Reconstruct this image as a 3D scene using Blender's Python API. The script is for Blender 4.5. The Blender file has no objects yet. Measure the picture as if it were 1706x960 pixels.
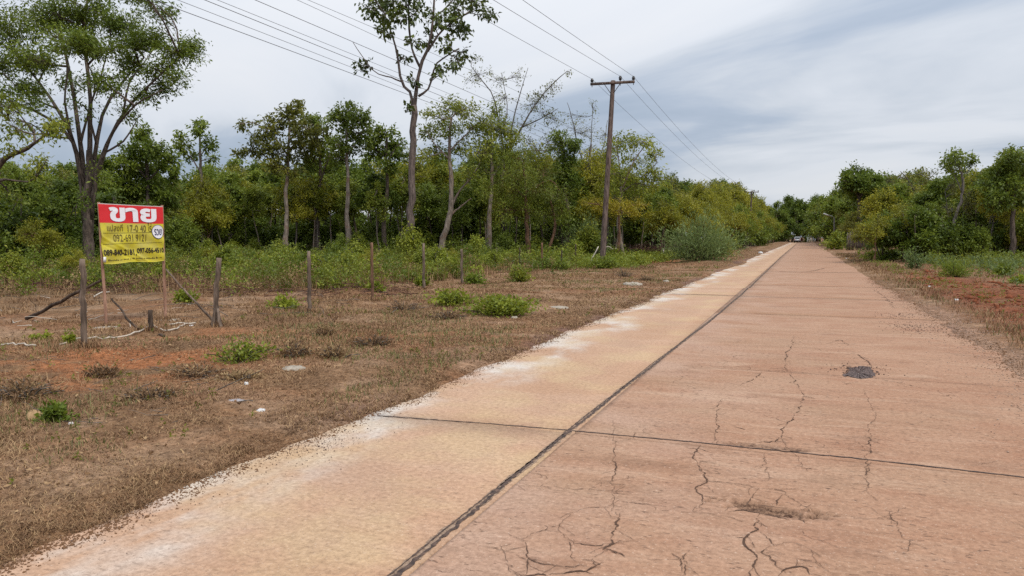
import bpy, math, random
import numpy as np
from mathutils import Vector
R_ = math.radians
rng = np.random.default_rng(7)
SC = bpy.context.scene
COL = SC.collection

# ------------------------------------------------------------------ camera
CAM_H = 1.6
F_PX, HOR, VPX = 1232.0, 394.0, 1340.0       # focal length, horizon row and road vanishing point, in photo pixels
PITCH = math.atan((480 - HOR) / F_PX)
YAW = R_(21.521)
cam = bpy.data.cameras.new('camera')
cam.sensor_width = 36.0
cam.lens = 36.0 * F_PX / 1706.0
cam.clip_start, cam.clip_end = 0.05, 3000
camo = bpy.data.objects.new('camera', cam)
COL.objects.link(camo)
camo.location = (0, 0, CAM_H)
camo.rotation_euler = (math.pi / 2 - PITCH, 0, YAW)
SC.camera = camo

# ------------------------------------------------------------------ node helper
class Nodes:
    def __init__(s, tree):
        s.t = tree; s.n = tree.nodes; s.l = tree.links; s.n.clear()
    def new(s, kind, **kw):
        n = s.n.new(kind)
        for k, v in kw.items(): setattr(n, k, v)
        return n
    def put(s, sock, v):
        if v is None: return
        if isinstance(v, bpy.types.NodeSocket): s.l.new(v, sock)
        else:
            if isinstance(v, tuple) and len(v) == 3 and sock.type == 'RGBA': v = (*v, 1)
            sock.default_value = v
    def pos(s): return s.new('ShaderNodeNewGeometry').outputs['Position']
    def map(s, vec, scale=(1, 1, 1), loc=(0, 0, 0), rot=(0, 0, 0)):
        n = s.new('ShaderNodeMapping'); s.put(n.inputs['Vector'], vec)
        n.inputs['Scale'].default_value = scale; n.inputs['Location'].default_value = loc; n.inputs['Rotation'].default_value = rot
        return n.outputs[0]
    def noise(s, vec, scale=1.0, detail=3.0, rough=.55, dist=0.0):
        n = s.new('ShaderNodeTexNoise'); s.put(n.inputs['Vector'], vec)
        n.inputs['Scale'].default_value = scale; n.inputs['Detail'].default_value = detail
        n.inputs['Roughness'].default_value = rough; n.inputs['Distortion'].default_value = dist
        return n.outputs[0]
    def ramp(s, fac, stops, mode='LINEAR'):
        n = s.new('ShaderNodeValToRGB'); s.put(n.inputs[0], fac); r = n.color_ramp; r.interpolation = mode
        while len(r.elements) < len(stops): r.elements.new(.5)
        for e, (p, c) in zip(r.elements, stops):
            e.position = p; e.color = (c, c, c, 1) if not isinstance(c, tuple) else (*c, 1)
        return n.outputs[0]
    def rng(s, v, a, b, c=0., d=1., smooth=False):
        n = s.new('ShaderNodeMapRange'); n.interpolation_type = 'SMOOTHSTEP' if smooth else 'LINEAR'
        for i, x in enumerate((v, a, b, c, d)): s.put(n.inputs[i], x)
        return n.outputs[0]
    def mix(s, f, a, b, mode='MIX'):
        n = s.new('ShaderNodeMix', data_type='RGBA', blend_type=mode)
        s.put(n.inputs[0], f); s.put(n.inputs[6], a); s.put(n.inputs[7], b)
        return n.outputs[2]
    def math(s, op, a, b=None, c=None):
        n = s.new('ShaderNodeMath', operation=op)
        for i, x in enumerate((a, b, c)): s.put(n.inputs[i], x)
        return n.outputs[0]
    def xyz(s, vec):
        n = s.new('ShaderNodeSeparateXYZ'); s.put(n.inputs[0], vec); return n.outputs
    def attr(s, name, out='Fac'):
        return s.new('ShaderNodeAttribute', attribute_name=name).outputs[out]
    def bump(s, h, strength=.3, dist=.02):
        n = s.new('ShaderNodeBump'); s.put(n.inputs['Height'], h)
        n.inputs['Strength'].default_value = strength; n.inputs['Distance'].default_value = dist
        return n.outputs[0]
    def bsdf(s, color, rough=.8, spec=.3, normal=None, **kw):
        n = s.new('ShaderNodeBsdfPrincipled')
        s.put(n.inputs['Base Color'], color); s.put(n.inputs['Roughness'], rough); s.put(n.inputs['Specular IOR Level'], spec)
        s.put(n.inputs['Normal'], normal)
        for k, v in kw.items(): s.put(n.inputs[k], v)
        return n.outputs[0]
    def out(s, surf, world=False):
        o = s.new('ShaderNodeOutputWorld' if world else 'ShaderNodeOutputMaterial'); s.l.new(surf, o.inputs['Surface'])

# ------------------------------------------------------------------ world: Nishita sky behind an even cloud deck
SUN_EL, SUN_AZ = R_(56), R_(118)              # azimuth clockwise from +Y
W = bpy.data.worlds.new('World'); SC.world = W; W.use_nodes = True
N = Nodes(W.node_tree)
sky = N.new('ShaderNodeTexSky', sky_type='NISHITA'); sky.sun_disc = False
sky.sun_elevation = SUN_EL; sky.sun_rotation = SUN_AZ
bg1 = N.new('ShaderNodeBackground'); N.put(bg1.inputs[0], sky.outputs[0]); bg1.inputs[1].default_value = .1
d = N.new('ShaderNodeTexCoord').outputs['Generated']
x_, y_, z_ = N.xyz(d)
zz = N.math('ADD', N.math('MAXIMUM', z_, 0.0), .16)
cv = N.new('ShaderNodeCombineXYZ'); N.put(cv.inputs[0], N.math('DIVIDE', x_, zz)); N.put(cv.inputs[1], N.math('DIVIDE', y_, zz))
cvec = N.map(cv.outputs[0], scale=(1, 1, 1), loc=(12.3, 1.1, 0), rot=(0, 0, R_(22)))
n1 = N.noise(N.map(cvec, scale=(.62, 1.0, 1)), scale=1.0, detail=6, rough=.54, dist=.5)
n2 = N.noise(N.map(cvec, loc=(9, 2, 0)), scale=.42, detail=2.0, rough=.5)
cl = N.math('ADD', N.math('MULTIPLY', n1, .55), N.math('MULTIPLY', n2, .5))
ccol = N.ramp(cl, [(.39, (.295, .360, .45)), (.455, (.372, .43, .52)), (.51, (.50, .54, .60)), (.57, (.595, .625, .675)), (.70, (.655, .67, .70))])
bg2 = N.new('ShaderNodeBackground'); N.put(bg2.inputs[0], ccol)
N.put(bg2.inputs[1], N.math('ADD', .80, N.math('MULTIPLY', N.math('MAXIMUM', z_, 0.0), .75)))      # an overcast sky brightens towards the zenith
mx = N.new('ShaderNodeMixShader'); mx.inputs[0].default_value = .955
N.l.new(bg1.outputs[0], mx.inputs[1]); N.l.new(bg2.outputs[0], mx.inputs[2])
N.out(mx.outputs[0], True)

sun = bpy.data.lights.new('sun', 'SUN'); sun.energy = 1.5; sun.angle = R_(10); sun.color = (1, .93, .82)
suno = bpy.data.objects.new('sun', sun); COL.objects.link(suno)
sdir = Vector((math.sin(SUN_AZ) * math.cos(SUN_EL), math.cos(SUN_AZ) * math.cos(SUN_EL), math.sin(SUN_EL)))
suno.rotation_euler = sdir.to_track_quat('Z', 'Y').to_euler()
suno.location = (0, 0, 60)
SC.view_settings.view_transform = 'Standard'; SC.view_settings.look = 'None'
SC.view_settings.exposure = 0.45; SC.view_settings.gamma = 1.0
SC.view_settings.use_curve_mapping = False
SC.render.engine = 'CYCLES'
SC.cycles.max_bounces = 5; SC.cycles.diffuse_bounces = 3; SC.cycles.glossy_bounces = 2
SC.cycles.transmission_bounces = 3; SC.cycles.transparent_max_bounces = 4
SC.cycles.use_denoising = False
SC.cycles.sample_clamp_indirect = 6
SC.render.film_transparent = False

# ------------------------------------------------------------------ measuring: a photo pixel to a place in the world
_F = np.array([-math.sin(YAW) * math.cos(PITCH), math.cos(YAW) * math.cos(PITCH), -math.sin(PITCH)])
_R = np.array([math.cos(YAW), math.sin(YAW), 0.])
_U = np.cross(_R, _F)
EYE = np.array([0, 0, CAM_H])
def ray(px, py): return (px - 853) / F_PX * _R - (py - 480) / F_PX * _U + _F
def G(px, py, z=0.0):
    d = ray(px, py); return EYE + d * ((z - CAM_H) / d[2])
def P(px, py, dep): return EYE + ray(px, py) * dep
def onX(px, py, X):
    d = ray(px, py); return EYE + d * (X / d[0])
def depth_of(p): return float((np.asarray(p) - EYE) @ _F)
def project(p):
    v = np.asarray(p) - EYE; z = v @ _F
    return 853 + F_PX * (v @ _R) / z, 480 - F_PX * (v @ _U) / z, z

# ------------------------------------------------------------------ smooth value noise in numpy
_H = np.random.default_rng(99).random((256, 256))
def vnoise(x, y):
    x = np.asarray(x, float); y = np.asarray(y, float)
    xi = np.floor(x).astype(int); yi = np.floor(y).astype(int); fx = x - xi; fy = y - yi
    fx = fx * fx * (3 - 2 * fx); fy = fy * fy * (3 - 2 * fy)
    a = _H[xi & 255, yi & 255]; b = _H[(xi + 1) & 255, yi & 255]; c = _H[xi & 255, (yi + 1) & 255]; e = _H[(xi + 1) & 255, (yi + 1) & 255]
    return (a * (1 - fx) + b * fx) * (1 - fy) + (c * (1 - fx) + e * fx) * fy
def fbm(x, y, o=4):
    s = 0; a = .5; t = 0
    for i in range(o):
        s = s + a * vnoise(x * 2 ** i + 17.3 * i, y * 2 ** i - 9.1 * i); t += a; a *= .5
    return s / t
def sstep(a, b, x):
    t = np.clip((x - a) / (b - a), 0, 1); return t * t * (3 - 2 * t)

# ------------------------------------------------------------------ object helpers
def mesh(name, verts, faces, attrs=None, smooth=False, mats=None, matidx=None):
    """verts (n,3); faces: array or list of arrays (n,3)/(n,4)."""
    me = bpy.data.meshes.new(name)
    verts = np.asarray(verts, np.float32)
    if isinstance(faces, np.ndarray): faces = [faces]
    faces = [np.asarray(f, np.int32) for f in faces if len(f)]
    me.vertices.add(len(verts)); me.vertices.foreach_set('co', verts.ravel())
    loops = np.concatenate([f.ravel() for f in faces]); cnt = np.concatenate([np.full(len(f), f.shape[1]) for f in faces])
    me.loops.add(len(loops)); me.loops.foreach_set('vertex_index', loops)
    me.polygons.add(len(cnt)); st = np.zeros(len(cnt), np.int32); st[1:] = np.cumsum(cnt)[:-1]
    me.polygons.foreach_set('loop_start', st)
    try: me.polygons.foreach_set('loop_total', cnt.astype(np.int32))
    except Exception: pass
    if smooth: me.polygons.foreach_set('use_smooth', np.ones(len(cnt), bool))
    for m in (mats or []): me.materials.append(m)
    if matidx is not None: me.polygons.foreach_set('material_index', np.asarray(matidx, np.int32))
    for k, v in (attrs or {}).items():
        v = np.asarray(v, np.float32)
        if v.ndim == 1:
            a = me.attributes.new(k, 'FLOAT', 'POINT'); a.data.foreach_set('value', v)
        else:
            a = me.attributes.new(k, 'FLOAT_COLOR', 'POINT')
            a.data.foreach_set('color', np.concatenate([v, np.ones((len(v), 1), np.float32)], 1).ravel())
    me.update(calc_edges=True); me.validate()
    return me
def obj(name, me, parent=None, loc=None):
    o = bpy.data.objects.new(name, me); COL.objects.link(o)
    if parent is not None: o.parent = parent
    if loc is not None: o.location = loc
    return o
def empty(name, loc, rz=0.0):
    o = bpy.data.objects.new(name, None); COL.objects.link(o); o.location = loc; o.rotation_euler = (0, 0, rz)
    o.empty_display_size = .2
    return o
def tag(o, label=None, cat=None, group=None, kind=None):
    if label: o['label'] = label
    if cat: o['category'] = cat
    if group: o['group'] = group
    if kind: o['kind'] = kind
    return o
def copy_tree(root):
    r = root.copy(); COL.objects.link(r)
    for k in ('label', 'group'):
        if k in r: del r[k]
    for ch in root.children:
        c = ch.copy(); COL.objects.link(c); c.parent = r
    return r

class Geo:
    """collects tubes, boxes and free faces into one mesh"""
    def __init__(s): s.v = []; s.q = []; s.t = []; s.n = 0
    def add(s, v, q=None, t=None):
        v = np.asarray(v, float).reshape(-1, 3)
        if q is not None and len(q): s.q.append(np.asarray(q, int).reshape(-1, 4) + s.n)
        if t is not None and len(t): s.t.append(np.asarray(t, int).reshape(-1, 3) + s.n)
        s.v.append(v); s.n += len(v)
    def tubes(s, pts, rad, k=5, cap=True):
        """pts (B,K,3), rad (B,K)"""
        pts = np.asarray(pts, float); rad = np.asarray(rad, float)
        if pts.ndim == 2: pts = pts[None]; rad = rad[None]
        B, K, _ = pts.shape
        tan = np.gradient(pts, axis=1); tan /= np.linalg.norm(tan, axis=2, keepdims=True) + 1e-9
        ref = np.where(np.abs(tan[:, :1, 2:3]) > .9, np.array([1., 0, 0]), np.array([0, 0, 1.]))
        ref = np.broadcast_to(ref, tan.shape)
        a = np.cross(tan, ref); a /= np.linalg.norm(a, axis=2, keepdims=True) + 1e-9
        b = np.cross(tan, a)
        th = np.arange(k) / k * 2 * np.pi
        ring = pts[:, :, None] + rad[:, :, None, None] * (a[:, :, None] * np.cos(th)[:, None] + b[:, :, None] * np.sin(th)[:, None])
        base = (np.arange(B) * K * k)[:, None, None] + (np.arange(K - 1) * k)[None, :, None]
        j = np.arange(k); j2 = (j + 1) % k
        q = np.stack([base + j, base + j2, base + k + j2, base + k + j], -1).reshape(-1, 4)
        tr = []
        if cap:
            for e, flip in ((0, True), (K - 1, False)):
                o0 = np.arange(B) * K * k + e * k
                for i in range(1, k - 1):
                    tr.append(np.stack([o0, o0 + (i + 1 if flip else i), o0 + (i if flip else i + 1)], -1))
        s.add(ring, q, np.concatenate(tr) if tr else None)
        return s
    def box(s, c, size, ax=None, ay=None):
        ax = np.array([1., 0, 0]) if ax is None else np.asarray(ax, float) / np.linalg.norm(ax)
        ay = np.array([0, 1., 0]) if ay is None else np.asarray(ay, float) / np.linalg.norm(ay)
        az = np.cross(ax, ay); az /= np.linalg.norm(az); ay = np.cross(az, ax)
        sg = np.array([[x, y, z] for z in (-.5, .5) for y in (-.5, .5) for x in (-.5, .5)]) * np.asarray(size)
        v = np.asarray(c) + sg[:, :1] * ax + sg[:, 1:2] * ay + sg[:, 2:] * az
        s.add(v, [[0, 2, 3, 1], [4, 5, 7, 6], [0, 1, 5, 4], [2, 6, 7, 3], [0, 4, 6, 2], [1, 3, 7, 5]])
        return s
    def lathe(s, prof, c, k=12, axis=None):
        """prof [(r,h)] about axis"""
        az = np.array([0, 0, 1.]) if axis is None else np.asarray(axis, float) / np.linalg.norm(axis)
        ref = np.array([1., 0, 0]) if abs(az[0]) < .9 else np.array([0, 1., 0])
        ax = np.cross(ref, az); ax /= np.linalg.norm(ax); ay = np.cross(az, ax)
        th = np.arange(k) / k * 2 * np.pi
        v = np.array([np.asarray(c) + h * az + r * (np.cos(t) * ax + np.sin(t) * ay) for r, h in prof for t in th])
        q = [[i * k + j, i * k + (j + 1) % k, (i + 1) * k + (j + 1) % k, (i + 1) * k + j] for i in range(len(prof) - 1) for j in range(k)]
        s.add(v, q); return s
    def mesh(s, name, mat, origin=(0, 0, 0), smooth=False):
        return mesh(name, np.concatenate(s.v) - np.asarray(origin), [np.concatenate(x) for x in (s.q, s.t) if x], smooth=smooth, mats=[mat])
    def build(s, name, mat, parent=None, origin=None, smooth=False):
        """origin: world place of the parent's base; vertices were given in world space"""
        o = obj(name, s.mesh(name, mat, (0, 0, 0) if origin is None else origin, smooth), parent)
        return o

def spline(pts, n):
    """smooth resample of a polyline (Catmull-Rom)"""
    p = np.asarray(pts, float)
    if len(p) == 2: return p[0] + (p[1] - p[0]) * np.linspace(0, 1, n)[:, None]
    e = np.concatenate([[2 * p[0] - p[1]], p, [2 * p[-1] - p[-2]]])
    t = np.linspace(0, len(p) - 1 - 1e-6, n); i = t.astype(int); f = (t - i)[:, None]
    a, b, c, d_ = e[i], e[i + 1], e[i + 2], e[i + 3]
    return .5 * (2 * b + (c - a) * f + (2 * a - 5 * b + 4 * c - d_) * f ** 2 + (3 * b - a - 3 * c + d_) * f ** 3)

# ------------------------------------------------------------------ materials
def M(name, build):
    m = bpy.data.materials.new(name); m.use_nodes = True; build(Nodes(m.node_tree)); return m
def plain(name, col, rough=.8, spec=.3, var=.25, scale=6., bump=.2, **kw):
    def b(N):
        o = N.new('ShaderNodeTexCoord').outputs['Object']
        n = N.noise(o, scale, 4); c = N.mix(n, tuple(x * (1 - var) for x in col), tuple(x * (1 + var) for x in col))
        N.out(N.bsdf(c, rough, spec, N.bump(N.noise(o, scale * 5, 3), bump, .01) if bump else None, **kw))
    return M(name, b)
def bark(name, c0, c1, patch=None):
    def b(N):
        o = N.new('ShaderNodeTexCoord').outputs['Object']
        st = N.noise(N.map(o, (9, 9, 1.6)), 1.5, 4, .6); big = N.noise(o, 1.6, 3)
        c = N.mix(N.rng(st, .38, .62), tuple(x * .8 for x in c0), tuple(x * 1.12 for x in c1))
        if patch: c = N.mix(N.rng(big, .52, .62), c, patch)
        c = N.mix(N.math('MULTIPLY', N.noise(o, 6, 3), .5), c, tuple(x * .45 for x in c0))
        N.out(N.bsdf(c, .9, .15, N.bump(st, .6, .03)))
    return M(name, b)
def leaf_mat(name, dark, mid, light, trans=.34, rough=.5, vary=.30):
    def b(N):
        t = N.attr('tint'); r = N.new('ShaderNodeObjectInfo').outputs['Random']
        t2 = N.math('ADD', t, N.math('MULTIPLY', N.math('SUBTRACT', r, .5), vary))
        c = N.ramp(t2, [(.0, dark), (.45, mid), (.9, light)])
        p = N.bsdf(c, rough, .35)
        tr = N.new('ShaderNodeBsdfTranslucent'); N.put(tr.inputs[0], N.mix(.5, c, light))
        m = N.new('ShaderNodeMixShader'); m.inputs[0].default_value = trans
        N.l.new(p, m.inputs[1]); N.l.new(tr.outputs[0], m.inputs[2]); N.out(m.outputs[0])
    return M(name, b)

L_DARK = leaf_mat('dark_leaf', (0.053, 0.082, 0.011), (0.103, 0.156, 0.019), (0.209, 0.262, 0.031))
L_MID = leaf_mat('mid_leaf', (0.059, 0.092, 0.011), (0.130, 0.183, 0.021), (0.252, 0.305, 0.036))
L_YEL = leaf_mat('yellow_leaf', (0.095, 0.111, 0.010), (0.222, 0.234, 0.019), (0.421, 0.385, 0.034))
L_GOLD = leaf_mat('golden_leaf', (0.143, 0.128, 0.009), (0.286, 0.241, 0.015), (0.430, 0.356, 0.027))
L_OLIVE = leaf_mat('olive_leaf', (0.073, 0.085, 0.013), (0.154, 0.165, 0.024), (0.270, 0.259, 0.039))
L_BLUE = leaf_mat('blue_green_leaf', (0.068, 0.105, 0.029), (0.140, 0.201, 0.060), (0.247, 0.305, 0.102))
L_DEAD = leaf_mat('dead_leaf', (0.109, 0.063, 0.035), (0.232, 0.138, 0.073), (0.403, 0.285, 0.140), trans=.1, rough=.8)
L_TALL = leaf_mat('broad_leaf', (0.045, 0.069, 0.013), (0.081, 0.114, 0.019), (0.169, 0.204, 0.030), trans=.2)
L_WEED = leaf_mat('weed_leaf', (0.074, 0.099, 0.012), (0.173, 0.226, 0.024), (0.345, 0.363, 0.044))
L_LIME = leaf_mat('lime_leaf', (0.094, 0.124, 0.012), (0.204, 0.254, 0.023), (0.360, 0.391, 0.044))
L_DRY = leaf_mat('dry_straw', (.125, .065, .034), (.25, .142, .072), (.44, .295, .155), trans=.12, rough=.8, vary=0)
B_TALL = bark('tall_bark', (.10, .078, .07), (.20, .155, .135))
B_PALE = bark('pale_bark', (.17, .14, .115), (.34, .28, .235), (.24, .16, .12))
B_BROWN = bark('brown_bark', (.075, .058, .048), (.17, .13, .105))
B_GREY = bark('grey_bark', (.10, .09, .08), (.22, .19, .165))
B_RED = bark('reddish_bark', (.13, .07, .045), (.24, .14, .09))
WOOD_POST = bark('weathered_post', (.12, .088, .068), (.27, .205, .16), (.19, .13, .095))
WOOD_POLE = bark('pole_wood', (.095, .068, .058), (.20, .15, .13))
WOOD_DARK = bark('dark_stick', (.055, .04, .03), (.12, .085, .065))
WOOD_PINK = bark('pinkish_timber', (.36, .20, .14), (.50, .30, .215))
TWIG_RED = bark('red_brown_twig', (.075, .035, .028), (.16, .085, .065))
PALE_STICK = plain('bleached_stick', (.55, .50, .43), .8, .2)
BLACK = plain('black_ceramic', (.012, .010, .012), .25, .5, bump=0)
WIREM = plain('wire', (.10, .10, .11), .6, .3, bump=0)
WHITE_P = plain('white_scrap', (.60, .60, .60), .6, .3, .1)
GREY_P = plain('grey_plastic', (.33, .30, .31), .5, .4, .3)
RUBBLE = plain('pale_rubble', (.36, .315, .26), .9, .2, .25)
TAN = plain('tan_wood', (.42, .28, .15), .8, .2, .25)
ROPE = plain('white_rope', (.50, .44, .37), .9, .1, .25, 20)
TAR = M('joint_tar', lambda N: N.out(N.bsdf(N.mix(N.rng(N.noise(N.pos(), 22, 4), .4, .68), (.05, .034, .030), (.15, .095, .072)), .75, .3, N.bump(N.noise(N.pos(), 60, 3), .8, .02))))
JDIRT = M('joint_dirt', lambda N: N.out(N.bsdf(N.mix(N.rng(N.noise(N.pos(), 40, 4, .7), .38, .62), (.16, .105, .075), (.36, .26, .19)), .95, .1)))
CRACK = M('crack_dirt', lambda N: N.out(N.bsdf(N.mix(N.noise(N.pos(), 30, 3), (.06, .035, .026), (.14, .085, .06)), .95, .1)))
ASPH = M('asphalt_patch', lambda N: N.out(N.bsdf(N.mix(N.rng(N.noise(N.pos(), 55, 4, .7), .42, .66), (.075, .058, .056), (.25, .18, .16)), .9, .2, N.bump(N.noise(N.pos(), 70, 3), 1, .02))))

# ------------------------------------------------------------------ terrain: height and soil colour as functions of place
JX = -1.70                                     # centre joint of the road
def edge_l(y): return -3.60 + .22 * (fbm(y * .55, 3.1 + 0 * y) - .5) + .10 * (fbm(y * 3.1, 8.0 + 0 * y, 3) - .5)
def edge_r(y): return 2.42 + .30 * (fbm(y * .5, 33.1 + 0 * y) - .5) + .22 * (fbm(y * 2.7, 48.0 + 0 * y, 3) - .5)
def hz(x, y):
    x = np.asarray(x, float); y = np.asarray(y, float)
    bl = np.clip((edge_l(y) - x) * .20, -.09, .05); br = np.clip((x - edge_r(y)) * .09, -.09, .05)
    h = np.maximum(bl, br)
    out = np.clip(np.maximum(edge_l(y) - x, x - edge_r(y)) / 2.5, 0, 1)
    rough = (fbm(x * .5, y * .5, 4) - .5) * .20 * out + (fbm(x * 3, y * 3, 3) - .5) * .05 * np.clip(out * 3, .12, 1)
    mound = .30 * np.exp(-(((x + 5.2) / 1.6) ** 2 + ((y - 46) / 4.5) ** 2))
    heap = .30 * np.exp(-(((x - 4.6) / .8) ** 2 + ((y - 21) / 7.) ** 2)) * fbm(x * 2.3, y * 2.3, 4)
    return h + rough + mound + heap
def blob(x, y, px, py, rx, ry):
    c = G(px, py); return np.exp(-(((x - c[0]) / rx) ** 2 + ((y - c[1]) / ry) ** 2))
def soil(x, y):
    n1 = fbm(x * .35 + 5, y * .35, 4); n2 = fbm(x * 1.4, y * 1.4 + 7, 4); n3 = fbm(x * 5, y * 5, 3)
    c = np.array([.235, .136, .072]) * (.66 + .68 * n2)[..., None]
    def lay(c, w, col, v=.3): return c * (1 - w[..., None]) + np.array(col) * ((1 - v / 2) + v * n3)[..., None] * w[..., None]
    c = lay(c, sstep(.50, .68, n1) * .55, (.255, .118, .060))
    c = lay(c, sstep(.52, .66, n2) * .5, (.36, .25, .17))
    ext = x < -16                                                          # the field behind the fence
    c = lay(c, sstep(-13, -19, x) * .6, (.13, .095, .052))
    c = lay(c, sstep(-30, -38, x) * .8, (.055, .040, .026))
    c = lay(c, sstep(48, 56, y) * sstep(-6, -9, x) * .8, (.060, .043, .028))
    for px, py, rx, ry, a in ((250, 608, 1.5, .9, .95), (60, 620, 1.5, .7, .6), (360, 566, 1.0, .7, .7), (150, 655, 1.2, .5, .55), (610, 575, 1.1, .8, .4), (1105, 437, 1.7, 3.0, .85), (470, 665, .8, .3, .4)):
        c = lay(c, np.clip(blob(x, y, px, py, rx, ry) * 1.6 * sstep(.30, .55, n2), 0, 1) * a, (.33, .128, .052))
    c = lay(c, np.clip(blob(x, y, 1060, 418, 2.2, 3.) * 1.5, 0, 1) * .8, (.11, .055, .042))
    c = lay(c, np.clip(blob(x, y, 940, 412, 3.4, 4.) * 1.3, 0, 1) * .6, (.14, .075, .050))
    for px, py, rx, ry in ((470, 668, .9, .35), (560, 646, 1.2, .4), (300, 760, .8, .4), (60, 800, .6, .4), (880, 520, .9, .8), (680, 540, 1.2, .5), (960, 505, .8, .8), (1090, 450, .9, 1.6)):   # pale trodden earth
        c = lay(c, np.clip(blob(x, y, px, py, rx, ry) * 1.4, 0, 1) * sstep(.35, .6, n2) * .6, (.33, .21, .13))
    # the right verge
    rr = sstep(3.15, 3.75, x + (n1 - .5) * 1.2) * sstep(40, 30, y) * sstep(6.6, 5.2, x + (n1 - .5) * 2.0)
    c = lay(c, rr * sstep(.22, .42, n2) * .96, (.205, .068, .033), .9)
    c = lay(c, sstep(5.5, 8, x) * .6, (.22, .120, .062))
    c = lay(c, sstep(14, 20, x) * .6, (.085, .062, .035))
    # crumbled gravel at the road's edges
    g = sstep(2.95, 2.5, x + (n2 - .5) * .9) * sstep(0, 1, x) * sstep(26, 16, y)
    c = lay(c, g * .8, (.37, .235, .165), .6)
    g2 = sstep(.30, .0, np.abs(x - edge_l(y) + .05 + (n2 - .5) * .3)) * sstep(.42, .6, fbm(y * .7, x * .3, 3))
    c = lay(c, g2 * .8, (.17, .10, .088), .6)
    for px, py, rx, ry in ((1530, 547, .42, .75), (1497, 527, .30, .5)):
        c = lay(c, np.clip(blob(x, y, px, py, rx, ry) * 1.8 * sstep(.3, .5, n3 * .5 + n2 * .5), 0, 1), (.20, .125, .105), .7)
    return c

def grid_lines(lo, hi, dlo, dhi, step, grow, far):
    a = list(np.arange(dlo, dhi + 1e-6, step)); s = step; x = dhi
    while x < hi: s *= grow; x += s; a.append(x)
    s = step; x = dlo
    while x > lo: s *= grow; x -= s; a.insert(0, x)
    return np.array(a)
gx = grid_lines(-900, 900, -15, 9, .11, 1.09, 0); gy = grid_lines(-120, 1800, 1.5, 24, .11, 1.055, 0)
X, Y = np.meshgrid(gx, gy); nx, ny = len(gx), len(gy)
Z = hz(X, Y); far = sstep(150, 400, np.hypot(X, Y)); Z = Z * (1 - far)
V = np.stack([X, Y, Z], -1).reshape(-1, 3)
idx = np.arange(nx * ny).reshape(ny, nx)
Q = np.stack([idx[:-1, :-1], idx[:-1, 1:], idx[1:, 1:], idx[1:, :-1]], -1).reshape(-1, 4)
def ground_mat(N):
    p = N.pos(); c = N.attr('soil', 'Color')
    f = N.noise(p, 14, 5, .65); f2 = N.noise(p, 55, 4, .7); f3 = N.noise(p, 3.1, 4, .6)
    c = N.mix(N.rng(f, .30, .72), N.mix(1, c, (.46, .43, .40), 'MULTIPLY'), N.mix(1, c, (1.48, 1.47, 1.46), 'MULTIPLY'))
    c = N.mix(N.rng(f3, .35, .7), N.mix(1, c, (.80, .80, .80), 'MULTIPLY'), N.mix(1, c, (1.15, 1.15, 1.15), 'MULTIPLY'))
    c = N.mix(N.math('MULTIPLY', N.rng(f2, .57, .68), .75), c, (.50, .36, .24))
    c = N.mix(N.math('MULTIPLY', N.rng(f2, .43, .33), .8), c, (.05, .028, .018))
    N.out(N.bsdf(c, .95, .12, N.bump(N.math('ADD', f, N.math('MULTIPLY', f2, .6)), .8, .035)))
GROUND = M('dry_soil', ground_mat)
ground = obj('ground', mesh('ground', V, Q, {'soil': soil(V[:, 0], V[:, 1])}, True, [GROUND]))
tag(ground, kind='structure')

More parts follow.
